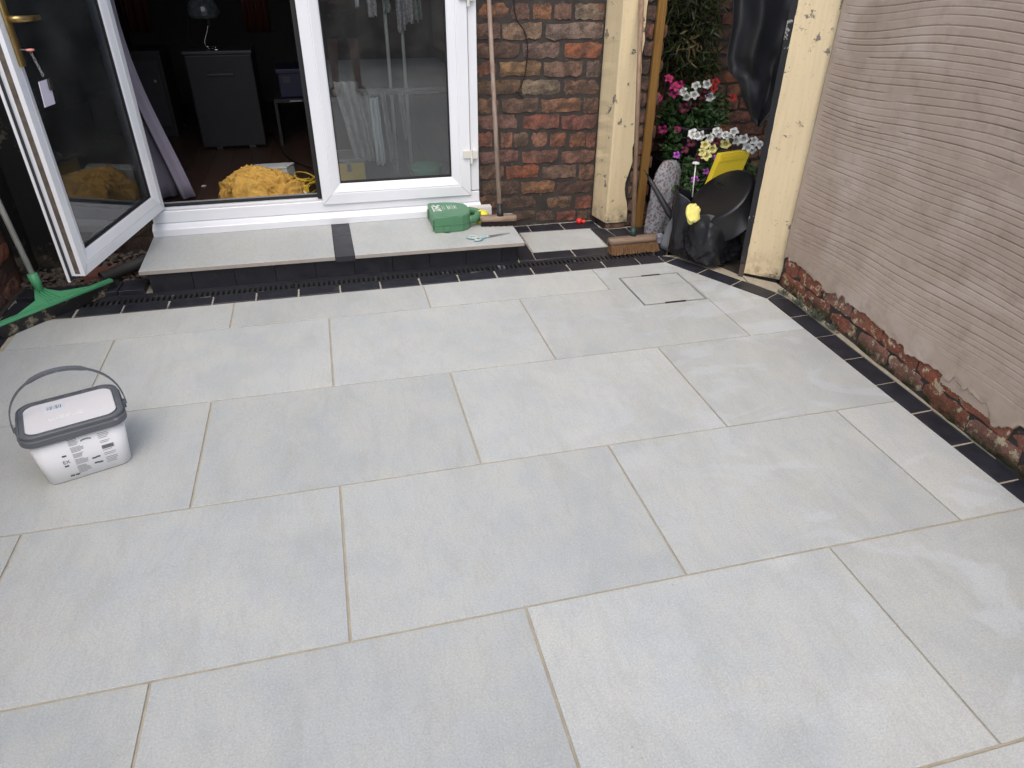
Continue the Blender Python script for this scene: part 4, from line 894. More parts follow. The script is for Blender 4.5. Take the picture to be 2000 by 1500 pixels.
# ------------------------------------------------------------------ squeegee
sq = thing('floor_squeegee', 'green floor squeegee with black rubber blade and white pole leaning on the left wall', 'squeegee', G(118, 605, 0)[:])
c = G(116, 604, .02); r_ = G(222, 561, .02); d = (r_-c); d.z = 0; hl = d.length; d.normalize(); nb = Vector((-d.y, d.x, 0)); c.z = 0
def Tq(a, b, z): return (c+d*a+nb*b+Vector((0, 0, z)))[:]
part('rubber_blade', add_box(add_box(bmn(), -hl, hl, -.020, -.008, .0, .052, Tq, .0015), -hl, hl, .004, .012, .004, .052, Tq), 'squeegee_rubber', sq)
part('blade_holder', add_box(bmn(), -hl, hl, -.016, .014, .0525, .066, Tq, .003), 'squeegee_green', sq)
bm = bmn(); lo = []; hi = []
for a, b, z in ((-hl*.62, .012, .065), (-.06, .055, .076), (-.020, .115, .092), (.020, .115, .092), (.06, .055, .076), (hl*.62, .012, .065)):
    lo.append(bm.verts.new(Tq(a, b, z-.012))); hi.append(bm.verts.new(Tq(a, b, z)))
bm.faces.new(hi); bm.faces.new(lo[::-1])
for k in range(6): bm.faces.new((lo[k], lo[(k+1) % 6], hi[(k+1) % 6], hi[k]))
for a in (-.017, -.006, .006, .017): add_tube(bm, [Tq(a*1.6, .016, .068), Tq(a, .11, .098)], .004, 6)
part('bracket', bm, 'squeegee_green', sq)
sb = Vector(Tq(0, .105, .090)); pt = PX(0, 402, -1.315); pdv = (pt-sb).normalized()
tube('socket', [sb-pdv*.01, sb+pdv*.03, sb+pdv*.034, sb+pdv*.085], [.019, .019, .022, .021], 'squeegee_green', sq, 14)
tube('pole', [sb+pdv*.082, sb+pdv*1.25], .0125, 'alu_pole', sq, 12)
# ------------------------------------------------------------------ green first aid case on the step
ZS = zt+.0012
fc = thing('first_aid_case', 'green plastic first aid case with white printing lying on the step', 'case', (.70, .78, ZS))
pl_ = [(.598, .662), (.60, .655), (.705, .650), (.755, .655), (.790, .678), (.806, .70), (.815, .74), (.815, .83), (.800, .870), (.760, .898), (.70, .914), (.61, .918), (.598, .912)]
def case_half(z0, z1, g, bev):
    cx, cy = .70, .785; q = [(cx+(x-cx)*g, cy+(y-cy)*g) for x, y in pl_]; bm = add_prism(bmn(), q, z0, z1); es = [e for e in bm.edges if abs(e.verts[0].co.z-e.verts[1].co.z) < 1e-6 and abs(e.verts[0].co.z-(z1 if bev > 0 else z0)) < 1e-6]
    bmesh.ops.bevel(bm, geom=es, offset=abs(bev), segments=3, affect='EDGES', profile=.6); return bm
part('base_half', case_half(ZS, ZS+.040, .985, -.006), 'case_green', fc); part('seam', case_half(ZS+.0402, ZS+.0445, 1.01, .001), 'case_green', fc); part('lid_half', case_half(ZS+.0447, ZS+.088, .985, .010), 'case_green', fc)
pts = spline([(.800, .705, ZS+.045), (.845, .725, ZS+.045), (.868, .765, ZS+.045), (.868, .805, ZS+.045), (.845, .845, ZS+.045), (.800, .868, ZS+.045)], 5)
bm = bmn(); R = []
for i, p in enumerate(pts):
    t = (pts[min(i+1, len(pts)-1)]-pts[max(i-1, 0)]).normalized(); o = Vector((t.y, -t.x, 0)); R.append([bm.verts.new(p+o*a+Vector((0, 0, b))) for a, b in ((-.014, -.018), (.010, -.020), (.014, 0), (.010, .020), (-.014, .018))])
for A, B in zip(R, R[1:]):
    for k in range(5): bm.faces.new((A[k], A[(k+1) % 5], B[(k+1) % 5], B[k]))
bm.faces.new(R[0]); bm.faces.new(R[-1]); part('carry_handle', bm, 'case_green', fc, True)
part('catch', add_box(add_box(bmn(), .650, .682, .6445, .652, ZS+.006, ZS+.036, bev=.0015), .657, .675, .642, .645, ZS+.010, ZS+.018), 'case_green', fc)
part('catch', add_box(bmn(), .592, .599, .68, .70, ZS+.01, ZS+.06, bev=.001), 'case_green', fc); part('catch', add_box(bmn(), .592, .599, .87, .89, ZS+.01, ZS+.06, bev=.001), 'case_green', fc)
zp = ZS+.0883; bm = bmn(); rb = random.Random(9)
for k in range(9):
    x = .668+k*.0095; L = rb.uniform(.05, .075)
    if k in (2,): continue
    add_box(bm, x, x+(.0042 if k in (3, 4, 7) else .0018), .81-L/2, .81+L/2, zp, zp+.0003)
tag(part('printed_text', bm, 'white_print', fc), kind='stuff'); bm = bmn()
for x, y, r in ((.625, .86, .007), (.640, .835, .010), (.652, .855, .009), (.632, .80, .009), (.648, .79, .010), (.652, .765, .008), (.620, .78, .006)):
    add_lathe(bm, [(r, 0), (r, .0003)], (x, y, zp), 12)
for x, y, lx, ly in ((.612, .80, .006, .10), (.622, .845, .012, .012), (.625, .765, .02, .008), (.632, .82, .022, .008)): add_box(bm, x, x+lx, y-ly/2, y+ly/2, zp+.0003, zp+.0006)
part('printed_emblem', bm, 'white_print', fc)
# scissors
sc = thing('scissors', 'pair of scissors with pale blue handles lying at the front of the step', 'scissors', (.88, .56, ZS))
a, b = G(932, 467, ZS), G(996, 457, ZS); dv = (b-a).normalized(); sv = Vector((-dv.y, dv.x, 0)); pv = a+(b-a)*.30
def ring_pts(c0, rx, ry, ang, n=18): return [c0+(dv*math.cos(ang)+sv*math.sin(ang))*rx*math.cos(t)+(sv*math.cos(ang)-dv*math.sin(ang))*ry*math.sin(t) for t in [2*math.pi*k/n for k in range(n+1)]]
up = Vector((0, 0, .006))
for s, name in ((1, 'finger_ring'), (-1, 'thumb_ring')):
    c0 = a-dv*(.018 if s > 0 else .0)+sv*s*.019+up; rp = ring_pts(c0, .027 if s > 0 else .022, .015, -s*.45)
    tube(name, rp, .0058, 'scissor_blue' , sc, 8); tube('ring_lining', [q+Vector((0, 0, .0035)) for q in ring_pts(c0, .023 if s > 0 else .018, .0115, -s*.45)], .0035, 'scissor_cream', sc, 6)
    tube('shank', [c0+dv*.018-sv*s*.006, pv-sv*s*.002+up, pv+dv*.012+sv*-s*.003+up], [.006, .006, .005], 'scissor_blue', sc, 8)
for s, zo in ((1, .004), (-1, .0062)):
    bm = bmn(); q = [pv-sv*.006*s, b-sv*.0005*s, b+sv*.0010*s, pv+dv*.03+sv*.007*s, pv+sv*.006*s]; lo = [bm.verts.new((p.x, p.y, ZS+zo)) for p in q]; hi = [bm.verts.new((p.x, p.y, ZS+zo+.002)) for p in q]; bm.faces.new(hi); bm.faces.new(lo[::-1])
    for k in range(5): bm.faces.new((lo[k], lo[(k+1) % 5], hi[(k+1) % 5], hi[k]))
    part('blade', bm, 'steel', sc)
lathe('pivot', [(.005, 0), (.005, .004), (.003, .006)], (pv.x, pv.y, ZS+.006), 'scissor_cream', sc, 12)
# sponge, tile offcuts
sg = tag(part('sponge', mound(.893, .80, ZS, .045, .055, .060, 30, 10), 'sponge_yellow', None, True), 'bright yellow sponge between the green case and the brush', 'sponge')
tag(part('tile_offcut', add_prism(bmn(), [(.84, .885), (.965, .872), (.968, .92), (.842, .922)], ZS, ZS+.055, .002), 'white_bits', None), 'white offcut block lying behind the yellow sponge', 'offcut', 'tile offcuts by the brush')
tag(part('tile_offcut', add_prism(bmn(), [(.985, .80), (1.075, .79), (1.085, .855), (.985, .858)], ZS, ZS+.012, .001), 'white_bits', None), 'thin white tile offcut lying behind the dark brush head', 'offcut', 'tile offcuts by the brush')
# ------------------------------------------------------------------ brushes
def brush(root, c, ang, L, wd, zb, hb, hh, mwood, mbr, flare, tilt=0, n=26, rows=5, seed=1):
    M4 = Matrix.Translation((c[0], c[1], zb)) @ Matrix.Rotation(ang, 4, 'Z'); rr = random.Random(seed)
    secs = []
    for t, k in ((-1, .55), (-.96, .8), (-.85, 1), (0, 1.0), (.85, 1), (.96, .8), (1, .55)):
        secs.append([(t*L/2, y*wd/2*k, hb+z*hh) for y, z in ((-1, .08), (-1, .6), (-.7, 1), (.7, 1), (1, .6), (1, .08), (.8, 0), (-.8, 0))])
    bm = bmn(); R = [[bm.verts.new(M4 @ Vector(p)) for p in s] for s in secs]
    for A, B in zip(R, R[1:]):
        for k in range(8): bm.faces.new((A[k], A[(k+1) % 8], B[(k+1) % 8], B[k]))
    bm.faces.new(R[0]); bm.faces.new(R[-1][::-1]); part('head', bm, mwood, root, True)
    bm = bmn(); n2_ = n*3
    for j in range(rows):
        for i in range(n2_):
            x = (i/(n2_-1)*2-1)*(L/2-.008); y = (j/(rows-1)*2-1)*(wd/2-.006)
            fx = x*(1+flare*.16)+rr.uniform(-.004, .004); fy = y*(1+flare)+rr.uniform(-.004, .004)+tilt; zz = rr.uniform(0, .005)
            r0 = .0034
            top = [M4 @ Vector((x+r0*math.cos(q), y+r0*math.sin(q), hb+.001)) for q in (0, 2.09, 4.19)]; bot = [M4 @ Vector((fx+r0*1.3*math.cos(q), fy+r0*1.3*math.sin(q), zz)) for q in (0, 2.09, 4.19)]
            a = [bm.verts.new(p) for p in top]; b = [bm.verts.new(p) for p in bot]
            for k in range(3): bm.faces.new((a[k], a[(k+1) % 3], b[(k+1) % 3], b[k]))
            bm.faces.new(b)
    tag(part('bristles', bm, mbr, root), kind='stuff')
db = thing('scrubbing_brush', 'long handled dark bristle brush on the step leaning against the brick wall', 'brush', (.97, .70, ZS))
c0 = (G(937, 440, ZS)+G(1013, 442, ZS))*.5; brush(db, (c0.x, c0.y+.02), -.14, .205, .062, ZS, .026, .026, 'head_wood', 'bristle_dark', .05, 0, 18, 5, 3)
hb_ = Vector((PY(977, 424, c0.y+.02).x, c0.y+.022, ZS+.046)); ht = PY(955, 0, 1.0); hv = (ht-hb_).normalized()
tube('ferrule', [hb_, hb_+hv*.02, hb_+hv*.07], [.022, .016, .0135], 'black_rubber', db, 12); tube('handle', [hb_+hv*.065, hb_+hv*.6, hb_+hv*1.22], [.0125, .0120, .0115], 'grey_wood', db, 12)
bb = thing('yard_broom', 'wooden broom with tan bristles standing on the drain against the cream pier', 'broom', (1.69, .45, 0))
a, b = G(1188, 499), G(1287, 489); c0 = (a+b)*.5; ang = math.atan2(b.y-a.y, b.x-a.x); brush(bb, (c0.x, c0.y+.035), ang, .29, .062, .0015, .052, .030, 'head_wood', 'bristle_tan', .22, -.022, 26, 6, 5)
hb_ = Vector((PY(1237, 470, c0.y+.04).x, c0.y+.05, .078)); ht = PY(1253, 0, .818); hv = (ht-hb_).normalized()
tube('ferrule', [hb_, hb_+hv*.05], [.018, .016], 'green_ferrule', bb, 12); tube('handle', [hb_+hv*.045, hb_+hv*.7, hb_+hv*1.42], .0130, 'broom_wood', bb, 12)
rbt = thing('red_bottle', 'tiny bright red plastic ball toy lying at the foot of the brick wall', 'toy', (1.54, .98, 0)); c = Vector((1.54, .965, .0))
lathe('ball', [(.004, .0005), (.014, .004), (.0185, .016), (.0150, .028), (.008, .033)], c, 'bottle_red', rbt, 18); tube('nozzle', [c+Vector((.014, 0, .014)), c+Vector((.026, -.002, .012)), c+Vector((.028, -.002, .012)), c+Vector((.038, -.003, .011))], [.010, .010, .013, .012], 'bottle_red', rbt, 10)
# wire hanging on the bricks
tag(tube('wall_cable', spline([PY(u, v, 1.002) for u, v in ((1001, -80), (1003, 0), (1010, 40), (1024, 60), (1030, 90), (1029, 120), (1024, 150), (1012, 178), (1008, 178), (1016, 186), (1023, 193))], 6), .0032, 'cable_black', None, 6), 'thin black wire hanging down the brick wall beside the doors', 'cable')
# ------------------------------------------------------------------ rubble and waste pipe left of the step
wpz = thing('waste_pipe', 'short black plastic waste pipe sticking out beside the left end of the step', 'pipe', (-1.0, .70, 0))
pa, pb_ = G(203, 546, .05), Vector((-.86, .79, .065)); pa = Vector((-1.075, .60, .05)); bm = add_tube(bmn(), [pa, pb_], .028, 18, False); add_tube(bm, [pb_, pa], .024, 18, False)
for i in range(0): pass
part('pipe', bm, 'pipe_black', wpz, True); tube('collar', [pb_+(pa-pb_)*.12, pb_+(pa-pb_)*.02], .031, 'pipe_black', wpz, 18)
tag(part('rubble_brick', add_box(bmn(), -.11, .11, -.05, .05, 0, .045, Matrix.Translation((-1.08, .735, -.004)) @ Matrix.Rotation(.16, 4, 'Z'), .008), 'terracotta', None), 'broken red brick lying under the end of the waste pipe', 'brick')
bm = bmn(); rr = random.Random(8)
for k in range(420):
    x, y = rr.uniform(-1.46, -.90), rr.uniform(.63, .99); s = rr.uniform(.006, .017)
    if x > -1.19 and False: continue
    m4 = Matrix.Translation((x, y, rr.uniform(0, .016)+max(0, (y-.7))*.06)) @ Matrix.Rotation(rr.uniform(0, 6), 4, 'Z') @ Matrix.Diagonal((s*rr.uniform(.8, 1.5), s, s*.7, 1)); r = bmesh.ops.create_icosphere(bm, subdivisions=1, radius=1, matrix=m4)
    for v in r['verts']: v.co += Vector((rr.uniform(-1, 1), rr.uniform(-1, 1), rr.uniform(-1, 1)))*s*.2
tag(part('rubble_gravel', bm, 'stone_mix', None), 'loose stone chippings in the gap left of the step', 'gravel', kind='stuff')
dp = thing('drain_pipe', 'dark downpipe on the bricks seen through the open door glass', 'pipe', (-1.0, .98, 0)); q = PY(150, 250, .985); tube('pipe', [(q.x, .975, .12), (q.x, .975, 2.4)], .034, 'pipe_black', dp, 16)
for z in (.50, 1.35): lathe('bracket', [(.036, -.015), (.041, -.013), (.041, .013), (.036, .015)], (q.x, .975, z), 'pipe_black', dp, 16)
# ------------------------------------------------------------------ passage: bag, tub, plants and clutter
bg_ = thing('bin_bag', 'open black bin bag with dusty crumpled folds in the passage opening', 'bag', (2.06, .30, 0))
BCx, BCy = 2.065, .325
def bagf(s, t):
    a = 2*math.pi*s; r0 = .192*(1+.06*math.sin(3*a+1)); zmax = .272+.075*math.cos(a-2.75)+.022*math.sin(a*3)
    if t < .12: r = r0*(.2+.8*(t/.12)**.5); z = .004+.02*(t/.12)**2
    else:
        q = (t-.12)/.88; r = r0*(1+.05*math.sin(q*3)-.04*q); z = .024+(zmax-.024)*q
    fold = .030*MN.noise((math.cos(a)*2.0, math.sin(a)*2.0, t*1.2))+.022*(.45-abs(MN.noise((math.cos(a)*2.6+t*1.5, math.sin(a)*2.6, t*2.2))))+.020*(.4-abs(MN.noise((math.cos(a)*6, math.sin(a)*6+t*2, t*5))))*max(.15, 1-t*1.25)
    r += fold*1.2; return (BCx+r*math.cos(a)*.98, BCy+r*math.sin(a)*.98, max(.002, z+.012*MN.noise((a*3, t*4, 2))*t))
vs = []; fs = []; nu, nv = 200, 80
for j in range(nv+1):
    for i in range(nu): vs.append(bagf(i/nu, j/nv))
for j in range(nv):
    for i in range(nu): fs.append((j*nu+i, j*nu+(i+1) % nu, (j+1)*nu+(i+1) % nu, (j+1)*nu+i))
o = part('bag', (vs, [], fs), 'bin_bag', bg_, True); md = o.modifiers.new('thickness', 'SOLIDIFY'); md.thickness = .002
tubx = thing('rubber_tub', 'round black rubber tub tilted on its side inside the bin bag', 'tub', (2.1, .34, .05)); c = PY(1404, 382, .27)
ax = Vector(.55*(-MR[2])+.835*(-.76*MR[0]+.65*MR[1])).normalized(); MT = Matrix.Translation(c) @ ax.to_track_quat('Z', 'Y').to_matrix().to_4x4()
lathe('tub', [(.196, -.150), (.202, -.146), (.200, -.134), (.193, -.132), (.186, -.014), (.184, -.007), (.178, -.002), (.168, 0), (.12, .003), (.05, .004), (.01, .004)], (0, 0, 0), 'tub_black', tubx, 48, MT)
tube('moulded_mark', [MT @ Vector((-.055+.040*math.cos(t), .045+.016*math.sin(t), .0045)) for t in [k*math.pi/14 for k in range(29)]], .0022, 'tub_black', tubx, 6)
fo = tag(part('foam_blob', mound(0, 0, 0, .030, .050, .026, 44, 16, 2.2, 4), 'foam_yellow', None, True), 'lump of pale yellow foam stuck on the front of the bin bag', 'foam'); q = PY(1354, 416, .165); fo.location = q; fo.rotation_euler = (math.radians(68), .15, -.55)
yb2 = thing('yellow_board', 'bright yellow plastic board standing upright behind the rubber tub', 'board', PY(1420, 330, .52)[:]); q = PY(1388, 352, .50); qr = PY(1446, 346, .55); ex = (qr-q); ex.z = 0; wdt = ex.length; ex.normalize(); lean = Vector((.36, .12, 1)).normalized()
def Ty(a, b, z): v = q+ex*a+Vector((-ex.y, ex.x, 0))*b+lean*z; return v[:]
part('board', add_box(bmn(), 0, wdt, 0, .032, -.12, .145, Ty, .003), 'board_yellow', yb2); part('edge_rib', add_box(bmn(), .012, wdt-.012, -.003, -.0004, .10, .13, Ty), 'board_yellow', yb2)
wl = thing('garden_stake_light', 'white flower topped stake standing among the petunias by the bin bag', 'stake', (2.0, .40, .2)); a, b = PY(1352, 385, .36), PY(1359, 320, .40); tube('stem', [a, b], .0035, 'white_bits', wl, 8)
bm = bmn()
for k in range(6): t = k*math.pi/3; add_lathe(bm, [(.001, -.004), (.010, 0), (.006, .006), (.001, .008)], b+Vector((.012*math.cos(t), .012*math.sin(t), .002)), 8)
part('flower_head', bm, 'white_bits', wl, True)
tag(part('slate_pad', rloft([(.034, .010, .009, 0), (.040, .013, .012, .03), (.042, .014, .012, .13), (.030, .010, .009, .20), (.018, .008, .007, .215)], Matrix.Translation(G(1296, 497, 0)+Vector((.035, .055, .004))) @ Matrix.Rotation(-.75, 4, 'Z') @ Matrix.Rotation(-.16, 4, 'X') @ Matrix.Rotation(.22, 4, 'Y')), 'slate_pad', None, True), 'grey rounded kneeling pad leaning against the left of the bin bag', 'pad')
def sack(s, t):
    a = 2*math.pi*s; r = (.085+.018*math.sin(a*2+.6))*(1 if t < .82 else 1-.55*((t-.82)/.18)**2)*(.94-.10*t); r += .014*MN.noise((math.cos(a)*2, math.sin(a)*2, t*4))+.012*(.4-abs(MN.noise((math.cos(a)*4, math.sin(a)*4, t*6))))
    return (1.955+r*math.cos(a)+.03*t, .705+r*.75*math.sin(a)+.02*t, .004+.415*t)
vs = [sack(i/48, j/24) for j in range(25) for i in range(48)]; fs = [(j*48+i, j*48+(i+1) % 48, (j+1)*48+(i+1) % 48, (j+1)*48+i) for j in range(24) for i in range(48)]+[tuple(24*48+i for i in range(48)), tuple(range(47, -1, -1))]
tag(part('floral_bag', (vs, [], fs), 'floral_cloth', None, True), 'upright pale fabric bag with small flower print behind the broom', 'bag')
um = thing('folded_umbrella', 'black folded umbrella slanting across the flowered fabric bag', 'umbrella', PY(1312, 425, .52)[:]); a, b = PY(1266, 345, .60), PY(1316, 432, .47); tube('canopy', [a, a.lerp(b, .15), a.lerp(b, .8), b], [.006, .013, .019, .012], 'tarp_black', um, 10); tube('shaft', [b, b+(b-a)*.35], .005, 'black_rubber', um, 8); tube('tip', [a-(b-a)*.15, a], [.003, .005], 'black_rubber', um, 8)
tag(part('blue_rag', mound(1.885, .575, .002, .055, .035, .035, 60, 20, 1.6), 'blue_cloth', None, True), 'crumpled blue grey rag on the ground behind the broom head', 'rag')
# hanging black sheet
lft = [(1432, -70), (1432, 0), (1430, 50), (1418, 115), (1424, 140), (1442, 160), (1452, 195), (1466, 226), (1478, 246)]; rgt = [(1575, -70), (1562, 0), (1556, 50), (1546, 90), (1538, 125), (1530, 160), (1518, 198), (1500, 228), (1484, 248)]
def shf(s, t):
    k = t*8; i = min(int(k), 7); f = k-i; lu = lft[i][0]*(1-f)+lft[i+1][0]*f; lv = lft[i][1]*(1-f)+lft[i+1][1]*f; ru = rgt[i][0]*(1-f)+rgt[i+1][0]*f; rv = rgt[i][1]*(1-f)+rgt[i+1][1]*f
    y = .46+.05*math.sin(s*9+t*3)*(1-t*.5)+.035*MN.noise((s*4, t*5, 3))-.10*math.exp(-((s-.45)/.12)**2)*(1-t)
    return PY(lu+(ru-lu)*s, lv+(rv-lv)*s, y)[:]
tag(sheet('plastic_sheet', shf, 44, 44, 'tarp_black', None, .002), 'black plastic sheet hanging in folds above the flowers beside the gate post', 'sheet')
# planters
def leafmesh(bm, p, d, up_, L, wd):
    d = d.normalized(); s = d.cross(up_).normalized()*wd; m = p+d*L*.5+up_*L*.06; t = p+d*L-up_*L*.10
    a = [bm.verts.new(q) for q in (p, m-s, t, m+s)]; bm.faces.new((a[0], a[1], a[2])); bm.faces.new((a[0], a[2], a[3]))
def rv(r): return Vector((r.gauss(0, 1), r.gauss(0, 1), r.gauss(0, 1))).normalized()
def foliage(c, rad, n, L, wd, seed, droop=0):
    r = random.Random(seed); bm = bmn()
    for k in range(n):
        v = rv(r)*r.random()**.45; p = Vector((c[0]+v.x*rad[0], c[1]+v.y*rad[1], c[2]+v.z*rad[2])); d = rv(r); d.z -= droop; up_ = rv(r); up_ = (up_-d.normalized()*up_.dot(d.normalized())).normalized(); leafmesh(bm, p, d, up_, L*r.uniform(.6, 1.3), wd*r.uniform(.7, 1.3))
    return bm
def flower_mesh(name, m):
    bm = bmn(); n = 30; R = []
    for rr_, z in ((.003, -.026), (.005, -.012), (.011, -.002), (.019, .003), (.027, .002)):
        R.append([bm.verts.new((rr_*(1+(.17 if rr_ > .02 else .06 if rr_ > .015 else 0)*math.cos(5*2*math.pi*k/n))*math.cos(2*math.pi*k/n), rr_*(1+(.17 if rr_ > .02 else .06 if rr_ > .015 else 0)*math.cos(5*2*math.pi*k/n))*math.sin(2*math.pi*k/n), z+((.0045*math.sin(7.3*k)-.004*math.cos(5*2*math.pi*k/n)) if rr_ > .02 else 0))) for k in range(n)])
    for A, B in zip(R, R[1:]):
        for k in range(n): bm.faces.new((A[k], A[(k+1) % n], B[(k+1) % n], B[k]))
    bm.faces.new(R[0][::-1]); me = bpy.data.meshes.new(name); bm.to_mesh(me); bm.free(); me.materials.append(MATS['petal'])
    for f in me.polygons: f.use_smooth = True
    return me
FM = flower_mesh('flower', 'petal'); FC = {'p': (.48, .03, .16), 'w': (.66, .68, .66), 'm': (.10, .008, .035), 'r': (.36, .02, .028), 'g': (.28, .015, .12), 'y': (.74, .68, .28), 'v': (.40, .08, .48)}
def flowers(root, y, spec, seed):
    r = random.Random(seed)
    for tok in spec.split():
        k, xy = tok[0], tok[1:].split(','); p = PY(1120+int(xy[0])*.36, int(xy[1])*.36, y+r.uniform(-.05, .03)); o = bpy.data.objects.new('flower', FM); COL.objects.link(o); o.parent = root; o.location = p-base_of(root)
        d = (Vector(CP)-p).normalized()+rv(r)*.55+Vector((0, 0, .25)); o.rotation_euler = d.to_track_quat('Z', 'Y').to_euler(); s = r.uniform(.85, 1.12)*(.8 if k in 'v' else 1); o.scale = (s, s*r.uniform(.8, 1), s); o.color = (*FC[k], 1)
p1 = thing('petunia_planter', 'upper black planter of pink, white and dark red petunias against the passage wall', 'planter', (2.33, 1.18, 0), 'petunia planters in the passage')
box('stand', 2.14, 2.58, 1.05, 1.38, -.012, .30, 'pot_black', p1, .006); lathe('pot', [(.12, 0), (.15, .12), (.175, .20), (.18, .22), (.165, .22), (.15, .17)], (2.33, 1.2, .302), 'pot_black', p1, 28); part('soil', add_lathe(bmn(), [(.15, 0), (.15, .01)], (2.33, 1.2, .475), 20), 'earth', p1)
cu = PY(1362, 205, 1.13); part('foliage', foliage((cu.x, 1.16, cu.z-.06), (.23, .15, .17), 1500, .040, .013, 2), 'leaf_green', p1); part('foliage', foliage((2.14, 1.02, .42), (.06, .05, .14), 160, .036, .012, 3), 'leaf_green', p1)
flowers(p1, 1.02, 'p518,425 p575,460 p548,470 g545,505 p463,530 w598,500 w580,492 w665,465 w725,458 w655,515 w615,528 m720,488 m600,588 m640,560 r867,530 r770,445 r760,480 g565,700 g485,703 m700,520 w740,525', 4)
p2 = thing('petunia_planter', 'lower planter of white, yellow and purple petunias behind the rubber tub', 'planter', (2.35, .78, 0), 'petunia planters in the passage')
lathe('pot', [(.13, 0), (.16, .12), (.19, .22), (.195, .24), (.18, .24), (.165, .18)], (2.34, .80, -.012), 'pot_black', p2, 28); part('soil', add_lathe(bmn(), [(.165, 0), (.165, .01)], (2.34, .80, .18), 20), 'earth', p2)
part('foliage', foliage((2.28, .74, .31), (.26, .15, .14), 1500, .042, .015, 7), 'leaf_green', p2); part('foliage', foliage((2.07, .62, .24), (.07, .08, .12), 260, .046, .017, 8), 'leaf_green', p2)
flowers(p2, .60, 'w645,725 w672,738 w775,712 w790,725 w820,732 w870,715 w885,762 w925,755 w980,762 w965,812 w1008,785 w945,800 w740,748 w690,735 w835,740 y715,785 y720,842 y825,782 y755,808 y700,825 m605,812 m640,775 m770,770 m690,850 v720,930 v660,975 v780,855 v560,840', 9)
bmb = thing('bamboo_plant', 'leafy bamboo with thin drooping leaves above the pink petunias', 'plant', (2.28, 1.40, 0)); c = PY(1345, 55, 1.33); rr = random.Random(12)
lathe('pot', [(.07, 0), (.09, .17), (.085, .17)], (2.16, 1.43, -.012), 'pot_black', bmb, 20)
for k in range(6): tube('cane', spline([(2.16+rr.uniform(-.05, .05), 1.43+rr.uniform(-.03, .03), .16), (2.20+rr.uniform(-.08, .10), 1.42, .8), (2.24+rr.uniform(-.16, .2), 1.38, 1.45)], 5), .004, 'stem', bmb, 6)
part('foliage', foliage((c.x, 1.34, c.z+.02), (.22, .12, .30), 900, .095, .0065, 14, .8), 'bamboo_leaf', bmb); part('foliage', foliage((2.42, 1.30, .84), (.12, .08, .10), 170, .10, .0065, 15, .5), 'bamboo_leaf', bmb); part('dry_leaves', foliage((2.25, 1.22, .95), (.09, .04, .10), 26, .085, .006, 16, .4), 'leaf_dry', bmb)
# weeds at the foot of the rendered wall
for i, (u, v, s) in enumerate(((1545, 570, .8), (1572, 592, 1.0), (1600, 618, 1.3), (1628, 640, .8))):
    c = G(u, v, .012); c = Vector((min(c.x, 2.19), c.y, .004)); bm = bmn(); rr = random.Random(i)
    for k in range(int(70*s)):
        p = c+Vector((rr.gauss(0, .008), rr.gauss(0, .022*s), 0)); d = Vector((rr.gauss(0, .5), rr.gauss(0, .7), 1)); leafmesh(bm, p, d, Vector((-.8, .2, .1)), rr.uniform(.015, .045)*s, .0022)
    tag(part('weed_tuft', bm, 'weed_grey', None), ['small dry grey weed right at the foot of the cream gate post', 'dry grey weed tuft second from the cream gate post', 'largest grey green weed tuft at the foot of the rendered wall', 'small grey weed farthest from the gate post along the wall'][i], 'weed', 'weeds along the wall')
# ------------------------------------------------------------------ the photographer, mirrored in the closed door glass
ps = thing('person', 'person in dark shorts and sandals standing behind the camera, mirrored in the door glass', 'person', (.38, -3.78, 0))
def skin(name, nodes, edges, root, m, parent, sub=2, grow=0.0):
    idx = {k: i for i, k in enumerate(nodes)}; me = bpy.data.meshes.new(name); me.from_pydata([Vector(nodes[k][0])-base_of(parent) for k in nodes], [(idx[a], idx[b]) for a, b in edges], []); me.update()
    o = bpy.data.objects.new(name, me); COL.objects.link(o); o.parent = parent; BASE[o.name] = base_of(parent); me.materials.append(MATS[m])
    sm = o.modifiers.new('skin', 'SKIN'); sm.use_smooth_shade = True
    for i, k in enumerate(nodes):
        r = nodes[k][1]; r = r if hasattr(r, '__len__') else (r, r); me.skin_vertices[0].data[i].radius = (r[0]+grow, r[1]+grow); me.skin_vertices[0].data[i].use_root = (k == root)
    sb_ = o.modifiers.new('sub', 'SUBSURF'); sb_.levels = sub; sb_.render_levels = sub; return o
PXc, PYc = .38, -3.78
Vq = lambda x, y, z: (PXc+x, PYc+y, z)
NB = {'pelvis': (Vq(0, .02, .92), (.15, .11)), 'waist': (Vq(0, .05, 1.08), (.135, .10)), 'chest': (Vq(0, .11, 1.28), (.15, .11)), 'neckb': (Vq(0, .16, 1.44), (.07, .065)), 'neck': (Vq(-.01, .19, 1.52), .055), 'jaw': (Vq(-.02, .23, 1.585), (.068, .075)), 'head': (Vq(-.025, .215, 1.66), (.078, .092)), 'crown': (Vq(-.025, .205, 1.725), (.062, .075)), 'nose': (Vq(-.027, .318, 1.625), .010)}
EB = [('pelvis', 'waist'), ('waist', 'chest'), ('chest', 'neckb'), ('neckb', 'neck'), ('neck', 'jaw'), ('jaw', 'head'), ('head', 'crown'), ('head', 'nose')]
camM = cam.matrix_world; ph = lambda x, y, z: tuple(camM @ Vector((x, y, z)))
